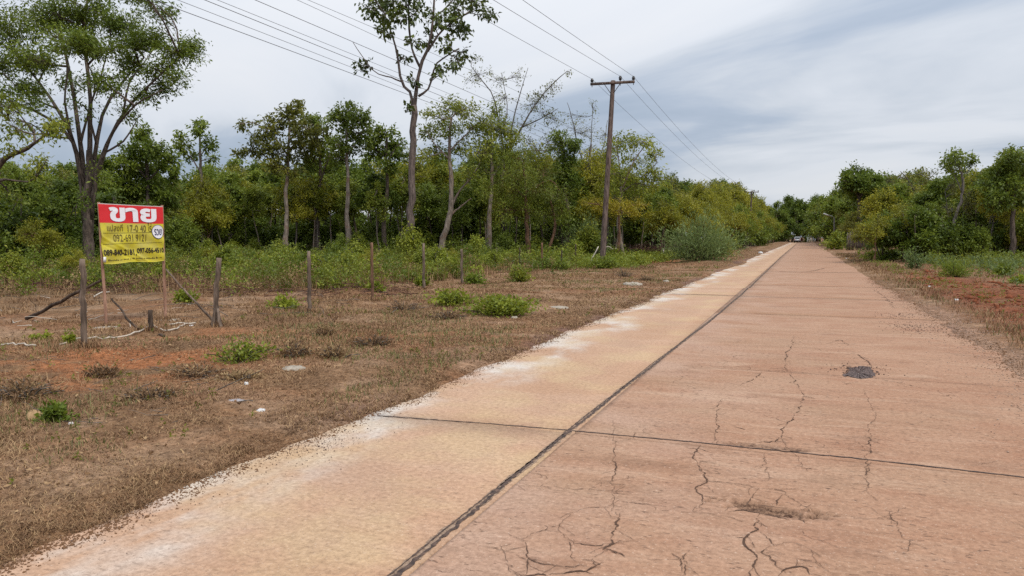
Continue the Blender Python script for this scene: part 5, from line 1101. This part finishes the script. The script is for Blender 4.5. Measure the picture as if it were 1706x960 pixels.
root = empty('utility_pole', cb); tag(root, 'thin grey pole of the lower wire line standing among far trees', 'utility pole', 'poles of the power line')
g = Geo(); g.tubes(cb + np.array([0, 0, 1.]) * np.linspace(-.3, 8.1, 8)[:, None], np.linspace(.14, .10, 8), 8); g.build('pole', WOOD_POLE, root, cb, True)
for q in line_top:
    g = Geo(); g.box(q + [.06, 0, -.04], (.22, .05, .05)); g.build('bracket', WOOD_DARK, root, cb)

# ------------------------------------------------------------------ street lamps, picket fence, barrier, far vehicles
GALV = plain('galvanised_steel', (.42, .43, .44), .45, .5, .1); CONPOLE = plain('grey_concrete_pole', (.17, .15, .135), .9, .2)
def street_lamp(px, dep, y_top, arm_px, label):
    b = base_at(px, dep); t = P(px, y_top, dep); root = empty('street_lamp', b); tag(root, label, 'street lamp', 'street lamps by the far bend')
    g = Geo(); g.tubes(np.array([b, b * .5 + t * .5, t]), np.array([.13, .11, .09]), 8); g.build('pole', CONPOLE, root, b)
    e = P(px + arm_px[0], y_top + arm_px[1], dep); g = Geo(); g.tubes(np.array([t, t * .5 + e * .5 + [0, 0, .1], e]), np.array([.06, .05, .05]), 6); g.build('arm', GALV, root, b)
    g = Geo(); dr = unit(e - t); g.box(e + dr * .4, (.95, .28, .14), dr, np.array([-dr[1], dr[0], 0])); g.build('lamp_head', WHITE_P, root, b)
street_lamp(1390, 116, 362, (-9, -3.5), 'pale street lamp with its arm reaching over the road, among trees by the picket fence')
street_lamp(1321, 232, 375.5, (13, -1), 'distant street lamp with a level arm above the far white car')
# picket fence
f0, f1 = G(1411, 417), G(1452, 417); fr = empty('picket_fence', f0); tag(fr, 'grey fence of uneven upright wooden stakes beside the road', 'fence')
rq = np.random.default_rng(9); nP = 26
for i in range(nP):
    q = f0 + (f1 - f0) * i / (nP - 1); q = q + rq.normal(0, .03, 3) * [1, 1, 0]; h = 2.1 * rq.uniform(.85, 1.08); q[2] = float(hz(q[0], q[1])) - .1
    g = Geo(); ln = rq.normal(0, .04, 2); g.tubes(np.array([q, q + [ln[0] * .5, ln[1] * .5, h * .5], q + [ln[0], ln[1], h]]), np.full(3, rq.uniform(.035, .055)), 5); g.build('picket', WOOD_POST if i % 3 else B_GREY, fr, f0)
for z in (.6, 1.6):
    g = Geo(); g.tubes(np.array([f0 + [0, .08, z], (f0 + f1) / 2 + [0, .08, z + .03], f1 + [0, .08, z]]), np.full(3, .04), 5); g.build('rail', WOOD_POST, fr, f0)
# white barrier at the bend
f0, f1 = P(1345, 401, 205), P(1358, 400, 205); f0[2] = f1[2] = 0; fr = empty('white_fence', f0); tag(fr, 'low white post-and-rail fence closing off the far bend', 'fence')
WPAINT = plain('white_paint', (.75, .75, .74), .6, .3, .1)
for i in range(6):
    q = f0 + (f1 - f0) * i / 5; g = Geo(); g.tubes(np.array([q - [0, 0, .1], q + [0, 0, .6], q + [0, 0, 1.35 - .2 * (i % 2)]]), np.full(3, .10), 6); g.build('post', WPAINT, fr, f0)
g = Geo(); g.box((f0 + f1) / 2 + [0, -.12, .75], (np.linalg.norm(f1 - f0), .06, .16), f1 - f0); g.build('rail', WPAINT, fr, f0)

CARP = M('white_car_paint', lambda N: N.out(N.bsdf((.62, .63, .64), .28, .5)))
GLASS = M('dark_car_glass', lambda N: N.out(N.bsdf((.03, .035, .04), .1, .6)))
RUB = plain('tyre_rubber', (.02, .02, .02), .8, .2, bump=0)
REDL = M('red_lamp_lens', lambda N: N.out(N.bsdf((.45, .015, .012), .25, .5)))
def car(px, py, label):
    b = G(px, py); b[2] = 0; o0 = b; root = empty('parked_car', b); tag(root, label, 'car')
    w, L, H = 1.70, 4.1, 1.62
    side = np.array([[0, .42], [0, .92], [.12, 1.02], [.38, 1.52], [.75, H], [2.3, H - .02], [3.0, 1.10], [3.9, .95], [4.1, .75], [4.1, .35], [3.3, .28], [.6, .28]])
    g = Geo(); n = len(side)
    half = np.where(side[:, 1] > 1.2, w * .40, w * .5)
    v = np.concatenate([np.stack([b[0] - half, b[1] + side[:, 0], side[:, 1]], 1), np.stack([b[0] + half, b[1] + side[:, 0], side[:, 1]], 1)])
    k = np.arange(n); k2 = (k + 1) % n; fan = np.array([[0, i, i + 1] for i in range(1, n - 1)])
    g.add(v, np.stack([k, k + n, k2 + n, k2], -1), np.concatenate([fan, fan[:, ::-1] + n])); g.build('body', CARP, root, o0)
    g = Geo(); g.box(b + [0, .235, 1.27], (w * .72, .02, .42), None, np.array([0, .27, -.5])) if False else g.add(b + np.array([[-.60, .125, 1.07], [.60, .125, 1.07], [.54, .345, 1.48], [-.54, .345, 1.48]]) + [0, -.02, 0], q=[[0, 1, 2, 3]]); g.build('rear_window', GLASS, root, o0)
    for s_ in (-1, 1):
        g = Geo(); g.add(b + np.array([[s_ * .79, .55, 1.10], [s_ * .79, 2.7, 1.10], [s_ * .705, 2.25, 1.52], [s_ * .70, .8, 1.54]]) + [s_ * .02, 0, 0], q=[[0, 1, 2, 3]]); g.build('side_window', GLASS, root, o0)
        g = Geo(); g.box(b + [s_ * .72, -.01, .86], (.20, .06, .26)); g.build('tail_light', REDL, root, o0)
        for y_ in (.72, 3.25):
            g = Geo(); g.lathe([(.0, -.1), (.31, -.1), (.33, -.05), (.33, .05), (.31, .1), (0, .1)], b + [s_ * .74, y_, .33], 14, (1, 0, 0)); wh = g.build('wheel', RUB, root, o0)
    g = Geo(); g.box(b + [0, -.05, .42], (w * .98, .16, .24)); g.build('bumper', RUB, root, o0)
    g = Geo(); g.box(b + [0, -.02, .72], (.5, .03, .14)); g.build('number_plate', WPAINT, root, o0)
car(1328.3, 403.8, 'white hatchback seen from behind, far down the road')
# rider on a motorcycle just past the car
mb = G(1335.5, 402.6); mb[2] = 0
root = empty('motorcycle', mb); tag(root, 'dark motorcycle ridden away from the viewer beside the far white car', 'motorcycle')
for y_, nm in ((0, 'wheel'), (1.25, 'wheel')):
    g = Geo(); g.lathe([(.20, -.04), (.29, -.045), (.30, 0), (.29, .045), (.20, .04), (.20, -.04)], mb + [0, y_, .30], 16, (1, 0, 0)); g.build(nm, RUB, root, mb)
g = Geo(); g.tubes(spline([mb + [0, 0, .32], mb + [0, .35, .45], mb + [0, .8, .5], mb + [0, 1.1, .85], mb + [0, 1.25, .32]], 14), np.full(14, .06), 6); g.box(mb + [0, .62, .5], (.24, .5, .3)); g.build('frame', BLACK, root, mb)
g = Geo(); g.box(mb + [0, .25, .76], (.24, .75, .10)); g.build('seat', RUB, root, mb)
g = Geo(); g.tubes(np.array([mb + [-.34, .98, 1.02], mb + [0, 1.06, 1.0], mb + [.34, .98, 1.02]]), np.full(3, .02), 6); g.build('handlebar', BLACK, root, mb)
g = Geo(); g.box(mb + [0, -.16, .66], (.14, .05, .09)); g.build('tail_light', REDL, root, mb)
SKIN = plain('skin', (.28, .16, .10), .6, .3, .05, bump=0); SHIRT = plain('dark_red_shirt', (.16, .02, .025), .85, .2, .15); TROU = plain('black_trousers', (.02, .02, .025), .85, .2, bump=0)
person = empty('person', mb + [0, .3, .8]); po = np.array(person.location); tag(person, 'person in a dark red shirt riding the far motorcycle', 'person')
def skinned(name, joints, edges, radii, mat, parent, origin, levels=1):
    me = bpy.data.meshes.new(name); me.from_pydata([tuple(np.asarray(j) - origin) for j in joints], edges, []); me.materials.append(mat)
    o = obj(name, me, parent); sk = o.modifiers.new('skin', 'SKIN')
    for v_, r in zip(me.skin_vertices[0].data, radii): v_.radius = (r, r)
    me.skin_vertices[0].data[0].use_root = True
    s_ = o.modifiers.new('sub', 'SUBSURF'); s_.levels = s_.render_levels = levels; return o
J = [(0, 0, .0), (0, .03, .28), (0, .10, .52), (0, .12, .60), (0, .14, .70), (0, .15, .82), (-.20, .08, .50), (-.30, .28, .30), (-.30, .58, .24), (.20, .08, .50), (.30, .28, .30), (.30, .58, .24), (-.14, .12, -.02), (-.2, .5, .02), (-.17, .42, -.42), (-.17, .54, -.48), (.14, .12, -.02), (.2, .5, .02), (.17, .42, -.42), (.17, .54, -.48)]
Ed = [(0, 1), (1, 2), (2, 3), (3, 4), (4, 5), (2, 6), (6, 7), (7, 8), (2, 9), (9, 10), (10, 11), (0, 12), (12, 13), (13, 14), (14, 15), (0, 16), (16, 17), (17, 18), (18, 19)]
Rr = [.15, .15, .15, .06, .085, .08, .07, .05, .035, .07, .05, .035, .10, .075, .05, .04, .10, .075, .05, .04]
body = skinned('body', [po + np.array(j) for j in J], Ed, Rr, SKIN, person, po)
skinned('shirt', [po + np.array(j) for j in (J[0], J[1], J[2], J[6], (-.27, .22, .36), J[9], (.27, .22, .36))], [(0, 1), (1, 2), (2, 3), (3, 4), (2, 5), (5, 6)], [.175, .18, .165, .09, .07, .09, .07], SHIRT, person, po)
skinned('trousers', [po + np.array(j) for j in (J[0], J[12], J[13], J[14], J[16], J[17], J[18])], [(0, 1), (1, 2), (2, 3), (0, 4), (4, 5), (5, 6)], [.17, .115, .09, .065, .115, .09, .065], TROU, person, po)
skinned('hair', [po + np.array(j) for j in ((0, .10, .80), (0, .13, .86))], [(0, 1)], [.085, .08], BLACK, person, po)

# ------------------------------------------------------------------ ground cover that nobody could count
def scatter(n, box, seed):
    r = np.random.default_rng(seed); x = r.uniform(box[0], box[1], n); y = r.uniform(box[2], box[3], n); return x, y, r
def in_view(x, y, pad=60, near=1.5):
    v = np.stack([x, y, np.zeros_like(x)], 1) - EYE; z = v @ _F; px = 853 + F_PX * (v @ _R) / np.maximum(z, .1); py = 480 - F_PX * (v @ _U) / np.maximum(z, .1)
    return (z > near) & (px > -pad) & (px < 1706 + pad) & (py < 1010), z
def blades(name, x, y, r, h, w, tint, mat, lean=.6):
    """one bent tapered blade (two triangles folded) per point"""
    n = len(x); z = hz(x, y) - .005; a = r.uniform(0, 6.283, n); b = r.uniform(0, 6.283, n)
    dx, dy = np.cos(a), np.sin(a); ln = np.abs(r.normal(lean, .35, n)); tz = h / np.sqrt(1 + ln ** 2)
    base = np.stack([x, y, z], 1); s_ = np.stack([-dy, dx, 0 * dx], 1) * (w * .5)[:, None]
    mid = base + np.stack([dx * ln * tz * .35, dy * ln * tz * .35, tz * .6], 1); tip = base + np.stack([dx * ln * tz, dy * ln * tz, tz], 1)
    v = np.stack([base - s_, base + s_, mid + s_ * .7, mid - s_ * .7, tip], 1).reshape(-1, 3); k = np.arange(n)[:, None] * 5
    o = obj(name, mesh(name, v, [k + [0, 1, 2, 3], k + [3, 2, 4]], {'tint': np.repeat(np.clip(tint, 0, 1), 5)}, False, [mat])); tag(o, kind='stuff'); return o
def grassy(seed, n, box, cond):
    x, y, r = scatter(n, box, seed); ok, z = in_view(x, y); keep = ok & cond(x, y, r, z); x, y, z = x[keep], y[keep], z[keep]; return x, y, r, z
bare = lambda x, y: np.clip(sum(blob(x, y, *b_) for b_ in ((250, 608, 1.4, .8), (150, 655, 1.0, .4), (360, 562, .8, .5), (60, 620, 1.3, .6))), 0, 1)
# near verge: dry mown grass
def c1(x, y, r, z):
    d_ = edge_l(y) - x; cov = sstep(-.05, .30, d_ + (fbm(x * 2.6, y * 2.6, 3) - .5) * .75); clump = sstep(.36, .60, fbm(x * 1.7 + 3, y * 1.7, 4))
    return r.random(len(x)) < .62 * cov * (.12 + .88 * clump) * (1 - .92 * bare(x, y)) * np.clip(7 / z, .05, 1) * sstep(12, 7, -x + .0 * y)
x, y, r, z = grassy(301, 900000, (-12.5, -3.2, 1.8, 17), c1); print('verge near', len(x))
t_ = .42 + .8 * (fbm(x * 1.1, y * 1.1 + 2, 4) - .5) + r.normal(0, .26, len(x))
blades('dry_grass', x, y, r, r.uniform(.015, .06, len(x)) * (.5 + 1.1 * fbm(x * .9, y * .9, 3)), .0026 + .0006 * z, t_, L_DRY, 1.9)
def c2(x, y, r, z):
    d_ = edge_l(y) - x; cov = sstep(.0, .4, d_); clump = sstep(.36, .62, fbm(x * .9 + 3, y * .9, 4))
    return r.random(len(x)) < .7 * cov * (.1 + .9 * clump) * np.clip(16 / z, .1, 1) * sstep(-15, -11, x) * (1 - .85 * np.clip(blob(x, y, 1105, 437, 1.7, 3.), 0, 1))
x, y, r, z = grassy(302, 420000, (-15, -3.3, 15, 90), c2); print('verge far', len(x))
t_ = .42 + .8 * (fbm(x * .6, y * .6 + 2, 4) - .5) + r.normal(0, .18, len(x))
blades('dry_grass', x, y, r, r.uniform(.03, .09, len(x)), .004 + .0007 * z, t_, L_DRY, 1.6)
r = np.random.default_rng(330); n = 26000; y = 1.9 + 22 * r.random(n) ** 1.7; x = edge_l(y) - .02 - np.abs(r.normal(0, .13, n)) + .16 * (fbm(y * 5, 0 * y + 6, 3) - .5) * 2; ok, z = in_view(x, y); k = ok & (r.random(n) < sstep(.40, .55, fbm(y * 2.2, 0 * y + 16, 3))); x, y, z = x[k], y[k], z[k]
blades('dry_grass', x, y, r, r.uniform(.015, .07, len(x)), .0026 + .0006 * z, .45 + r.normal(0, .25, len(x)), L_DRY, 1.7)
# sparse green blades in the mown grass
L_GRN = leaf_mat('green_blade', (.06, .065, .018), (.13, .135, .035), (.22, .22, .07), vary=0)
x, y, r, z = grassy(303, 150000, (-10, -3.4, 1.8, 45), lambda x, y, r, z: r.random(len(x)) < sstep(.50, .66, fbm(x * .8 + 9, y * .8, 4)) * np.clip(9 / z, .1, 1) * sstep(.1, .4, edge_l(y) - x) * .6 * (1 - bare(x, y)))
blades('green_grass', x, y, r, r.uniform(.03, .10, len(x)), .004 + .0007 * z, r.random(len(x)), L_GRN, .9)
# tall dry tufts in the clearing round the sign
x, y, r, z = grassy(304, 500000, (-22, -6, 4, 40), lambda x, y, r, z: r.random(len(x)) < sstep(.47, .62, fbm(x * 1.1 + 20, y * 1.1, 4)) * sstep(-5.6, -7.5, x) * (1 - .9 * bare(x, y)) * np.clip(12 / z, .1, 1) * .75)
blades('dry_tufts', x, y, r, r.uniform(.03, .13, len(x)), .003 + .0006 * z, .42 + .5 * (fbm(x * .7, y * .7, 3) - .5) + r.normal(0, .18, len(x)), L_DRY, 1.1); print('tufts', len(x))
# the verge across the road
def c5(x, y, r, z):
    d_ = x - edge_r(y) - .18; cov = sstep(-.05, .55, d_ + (fbm(x * 2, y * 2, 3) - .5) * .8); red = sstep(3.3, 3.9, x + (fbm(x * .5, y * .5, 3) - .5)) * sstep(40, 30, y) * sstep(6.8, 5.6, x)
    return r.random(len(x)) < cov * (.3 + .7 * sstep(.36, .58, fbm(x * 1.4 + 3, y * 1.4, 4))) * (1 - .97 * red) * (.45 + .55 * sstep(6, 3, x)) * np.clip(12 / z, .08, 1)
x, y, r, z = grassy(305, 500000, (2.3, 26, 7, 75), c5); print('right verge', len(x))
blades('dry_grass', x, y, r, r.uniform(.04, .17, len(x)), .003 + .0007 * z, .40 + .7 * (fbm(x * .8, y * .8, 3) - .5) + r.normal(0, .18, len(x)), L_DRY, .8)
x, y, r, z = grassy(306, 160000, (2.6, 26, 7, 75), lambda x, y, r, z: c5(x, y, r, z) & (r.random(len(x)) < .6 * sstep(.40, .55, fbm(x * .9 + 31, y * .9, 3))))
blades('green_grass', x, y, r, r.uniform(.05, .18, len(x)), .004 + .0008 * z, r.random(len(x)) * .8, L_GRN, .7)
# weeds of the field: leafy stems
def depth_arr(x, y): return (np.stack([x, y, 0 * x], 1) - EYE) @ _F
def weeds(name, x, y, r, h, L, per, mat, tint0):
    n = len(x); dz = depth_arr(x, y); L = np.repeat(L * np.clip(.45 + dz * .018, .5, 1.4), per)[:, None]; z0 = hz(x, y); i = np.repeat(np.arange(n), per); f = r.random(len(i)) ** .7
    sp_ = h[i] * .28; pos = np.stack([x[i] + r.normal(0, 1, len(i)) * sp_ * (1.1 - .6 * f), y[i] + r.normal(0, 1, len(i)) * sp_ * (1.1 - .6 * f), z0[i] + h[i] * f], 1)
    v, q, t = leaves(pos, np.tile(np.array([0, 0, .5]), (len(i), 1)), L, L * .5, r, .1, np.clip(tint0[i] + r.normal(0, .12, len(i)), 0, 1))
    o = obj(name, mesh(name, v, q, {'tint': t}, False, [mat])); tag(o, kind='stuff'); return o
def fieldpos(seed, n, box, thr, extra=None):
    return grassy(seed, n, box, lambda x, y, r, z: (r.random(len(x)) < sstep(thr, thr + .10, fbm(x * .55 + seed, y * .55, 4)) * sstep(.5, -2.2, x - (-10.5 + 1.6 * np.minimum(y - 17, 0)) + (fbm(x * .3, y * .3, 3) - .5) * 4) * np.clip(24 / z, .25, 1)) & (depth_arr(x, y) < 58))
for sd, n, thr, hh, L, per, mat, st in ((311, 640, .38, (.35, 1.15), .11, 20, L_WEED, 14), (312, 240, .42, (.3, .85), .11, 20, L_LIME, 12), (313, 640, .36, (.35, 1.0), .09, 16, L_OLIVE, 14), (314, 460, .40, (.4, 1.35), .11, 24, L_MID, 14), (310, 760, .30, (.25, .8), .07, 14, L_DEAD, 16)):
    cx_, cy_, r, z = fieldpos(sd, n * 4, (-60, -9.5, 6, 56), thr); k = r.random(len(cx_)) < .55; cx_, cy_ = cx_[k], cy_[k]
    H_ = r.uniform(*hh, len(cx_)) * (.55 + .9 * fbm(cx_ * .25, cy_ * .25 + 4, 3)); rad = H_ * r.uniform(.5, 1.1, len(cx_)); tc = np.clip(.46 + r.normal(0, .16, len(cx_)), .1, .95)
    i = np.repeat(np.arange(len(cx_)), st); f = np.abs(r.normal(0, .6, len(i))); a = r.uniform(0, 6.28, len(i)); x = cx_[i] + np.cos(a) * f * rad[i]; y = cy_[i] + np.sin(a) * f * rad[i]
    weeds('weeds', x, y, r, H_[i] * np.clip(1.1 - .5 * f, .3, 1.1) * r.uniform(.5, 1.1, len(i)), L, per, mat, tc[i])
x, y, r, z = fieldpos(315, 260000, (-60, -9.5, 6, 56), .34)
k = r.random(len(x)) < .55; x, y, z = x[k], y[k], z[k]
blades('dry_stalks', x, y, r, r.uniform(.12, .6, len(x)), .004 + .0005 * z, .46 + r.normal(0, .22, len(x)), L_DRY, .6); print('stalks', len(x))
# weeds between the verge and the wood beyond the pole, and across the road
x, y, r, z = grassy(316, 5000, (-12, -7.2, 34, 56), lambda x, y, r, z: r.random(len(x)) < .32 * sstep(-7, -9, x))
weeds('weeds', x, y, r, r.uniform(.2, .6, len(x)), .11, 12, L_WEED, .5 + 0 * x)
x, y, r, z = grassy(317, 16000, (5, 30, 14, 62), lambda x, y, r, z: r.random(len(x)) < sstep(.46, .60, fbm(x * .5 + 7, y * .5, 4)) * sstep(5.4, 7.5, x + (y - 26) * .03 + (fbm(x * .4, y * .4, 3) - .5) * 3) * .7)
weeds('weeds', x, y, r, r.uniform(.15, .65, len(x)), .10, 14, L_BLUE, .45 + .4 * (fbm(x, y, 2) - .5)); print('weeds right', len(x))
x, y, r, z = grassy(318, 9000, (4, 30, 26, 75), lambda x, y, r, z: r.random(len(x)) < sstep(.44, .60, fbm(x * .5 + 27, y * .5, 4)) * sstep(5.0, 7.0, x + (y - 30) * .03) * .5)
weeds('weeds', x, y, r, r.uniform(.2, .8, len(x)), .12, 14, L_WEED, .45 + 0 * x)
x, y, r, z = grassy(319, 9000, (2.6, 4.5, 8, 60), lambda x, y, r, z: r.random(len(x)) < .10 * sstep(3.3, 3.9, x))
weeds('weeds', x, y, r, r.uniform(.06, .22, len(x)), .05, 9, L_WEED, .45 + 0 * x)
x, y, r, z = grassy(320, 9000, (-12, -3.7, 2, 40), lambda x, y, r, z: r.random(len(x)) < .22 * sstep(.48, .66, fbm(x * .7 + 41, y * .7, 4)) * np.clip(10 / z, .2, 1))
weeds('weeds', x, y, r, r.uniform(.02, .10, len(x)), .055, 9, L_OLIVE, .5 + r.normal(0, .15, len(x)))
# dead branches lying in the cleared field
def twigs(name, n, px0, px1, py0, py1, mat, seed, ln=(.3, 1.6), r_=(.004, .014), lift=.12):
    r = np.random.default_rng(seed); P0 = np.array([G(a, b) for a, b in zip(r.uniform(px0, px1, n), r.uniform(py0, py1, n))]); a = r.uniform(0, 6.28, n); L = r.uniform(*ln, n)
    P0[:, 2] = hz(P0[:, 0], P0[:, 1]) + r.uniform(0, lift, n); d_ = np.stack([np.cos(a), np.sin(a), r.normal(.05, .18, n)], 1)
    tt = np.linspace(0, 1, 5)[None, :, None]; p = P0[:, None] + d_[:, None] * L[:, None, None] * tt + np.cumsum(r.normal(0, .03, (n, 5, 3)), 1) * L[:, None, None]
    g = Geo(); g.tubes(p, r.uniform(*r_, n)[:, None] * np.linspace(1, .4, 5)[None], 4, cap=False); o = obj(name, g.mesh(name, mat)); tag(o, kind='stuff')
twigs('dead_branches', 420, -20, 330, 462, 492, TWIG_RED, 401); twigs('dead_branches', 160, -20, 660, 470, 540, B_GREY, 402, (.2, .9), (.003, .009), .04)
twigs('dead_branches', 240, 330, 700, 470, 500, TWIG_RED, 403, (.2, 1.0)); twigs('dead_branches', 260, 1050, 1108, 420, 434, TWIG_RED, 404, (.5, 2.2), (.008, .022), .8); twigs('dead_branches', 130, 918, 962, 418, 434, B_GREY, 405, (.5, 1.8), (.008, .02), .6)
twigs('dead_branches', 60, -10, 420, 560, 720, B_GREY, 406, (.1, .5), (.002, .006), .02); twigs('dead_branches', 26, 0, 330, 490, 560, PALE_STICK, 407, (.1, .5), (.004, .010), .03)
# grit and gravel along both edges of the concrete
def pebbles(name, x, y, z, s, mat, seed):
    r = np.random.default_rng(seed); n = len(x); o8 = np.array([[1, 0, 0], [0, 1, 0], [-1, 0, 0], [0, -1, 0], [0, 0, .7], [0, 0, -.7]])
    v = (np.stack([x, y, z], 1)[:, None] + o8[None] * s[:, None, None] * r.uniform(.6, 1.3, (n, 6, 3))).reshape(-1, 3); f = np.array([[0, 1, 4], [1, 2, 4], [2, 3, 4], [3, 0, 4], [1, 0, 5], [2, 1, 5], [3, 2, 5], [0, 3, 5]])
    o = obj(name, mesh(name, v, (np.arange(n)[:, None, None] * 6 + f).reshape(-1, 3), None, False, [mat])); tag(o, kind='stuff')
GRAV = plain('dark_gravel', (.11, .07, .062), .9, .2, .5, 30); GRAVL = plain('pale_gravel', (.40, .30, .24), .9, .2, .4, 30)
r = np.random.default_rng(501); y = 2 + 26 * r.random(5200) ** 1.6; x = edge_l(y) + np.abs(r.normal(0, .16, 5200)) * (1 + 1.4 * sstep(.5, .7, fbm(y * .8, 0 * y + 4, 3))) - .05; k = r.random(5200) < .03 + .60 * sstep(.45, .62, fbm(y * .9, 0 * y + 8, 3))
x, y = x[k], y[k]; pebbles('gravel', x, y, np.maximum(.004, hz(x, y) + .003), np.exp(r.normal(-6.1, .5, len(x))), GRAV, 1)
SOILC = plain('soil_crumbs', (.19, .105, .058), .95, .1, .5, 30)
c = G(1432, 618); r = np.random.default_rng(511); n = 260; x = c[0] + r.normal(0, .16, n); y = c[1] + r.normal(0, .20, n); pebbles('gravel', x, y, np.full(n, .006), np.exp(r.normal(-5.3, .5, n)), GRAV, 14)
r = np.random.default_rng(510); n = 15000; y = 1.9 + 30 * r.random(n) ** 1.8; x = edge_l(y) + r.normal(.02, .075, n) + .10 * (fbm(y * 6, 0 * y + 2, 3) - .5) * 2; pebbles('soil_crumbs', x, y, np.maximum(.002, hz(x, y) + .002), np.exp(r.normal(-5.5, .5, n)), SOILC, 10)
n = 7000; y = 6 + 26 * r.random(n) ** 1.3; x = edge_r(y) + r.normal(.05, .14, n); pebbles('soil_crumbs', x, y, np.maximum(.002, hz(x, y) + .002), np.exp(r.normal(-5.2, .5, n)), SOILC, 11)
CLOD = plain('red_clods', (.20, .066, .032), .95, .1, .5, 12)
n = 3200; y = 12 + 26 * r.random(n); x = r.uniform(3.3, 6.2, n); k = r.random(n) < sstep(.38, .56, fbm(x * 1.3, y * .8, 4)) * sstep(3.3, 3.9, x); x, y = x[k], y[k]; pebbles('red_clods', x, y, hz(x, y) + .01, np.exp(r.normal(-3.6, .55, len(x))), CLOD, 12)
r = np.random.default_rng(502); n = 900; c = G(520, 742); x = c[0] + r.normal(0, .16, n) + .0; y = c[1] + r.normal(0, .26, n); x = x + .0; pebbles('gravel', x, y, np.maximum(.004, hz(x, y) + .003), np.exp(r.normal(-6.0, .5, n)), GRAV, 2)
r = np.random.default_rng(503); n = 6500; y = 6 + 24 * r.random(n) ** 1.3; x = edge_r(y) + .3 + r.normal(0, .42, n); pebbles('gravel', x, y, np.maximum(.004, hz(x, y) + .003), r.uniform(.002, .010, n), GRAVL, 3)
r = np.random.default_rng(504); n = 1300; y = 6 + 24 * r.random(n) ** 1.3; x = edge_r(y) + .35 + r.normal(0, .45, n); pebbles('gravel', x, y, np.maximum(.004, hz(x, y) + .003), r.uniform(.002, .007, n), GRAV, 4)
for px, py, n, sx, sy, sd in ((1530, 547, 420, .26, .45, 5), (1497, 527, 180, .2, .3, 6)):
    c = G(px, py); r = np.random.default_rng(sd); x = c[0] + r.normal(0, sx, n); y = c[1] + r.normal(0, sy, n); pebbles('gravel', x, y, np.maximum(.004, hz(x, y) + .003), r.uniform(.002, .010, n), GRAV, sd)
feet = [(140, 592), (362, 552), (515, 528), (621, 505), (706, 485), (770, 475), (178, 552), (276, 540), (252, 562)]
r = np.random.default_rng(530); xs, ys = [], []
for px, py in feet:
    c = G(px, py); n = 240; a = r.uniform(0, 6.28, n); d_ = np.abs(r.normal(.02, .12, n)) + .03; xs.append(c[0] + np.cos(a) * d_); ys.append(c[1] + np.sin(a) * d_)
x, y = np.concatenate(xs), np.concatenate(ys); blades('dry_tufts', x, y, r, r.uniform(.03, .16, len(x)), np.full(len(x), .010), .40 + r.normal(0, .2, len(x)), L_DRY, .7)
# leaf litter on the dry verge
r = np.random.default_rng(520); n = 9000; x = r.uniform(-12, -3.5, n); y = 2 + 26 * r.random(n) ** 1.4; ok, z = in_view(x, y); k = ok & (edge_l(y) - x > .1); x, y, z = x[k], y[k], z[k]
v, q, t = leaves(np.stack([x, y, hz(x, y) + .012], 1), r.normal(0, 1, (len(x), 3)) * [1, 1, .05], .03 + .0012 * z[:, None], .016 + .0006 * z[:, None], r, 0, r.random(len(x)) * .9)
o = obj('fallen_leaves', mesh('fallen_leaves', v, q, {'tint': t}, False, [L_DRY])); tag(o, kind='stuff')
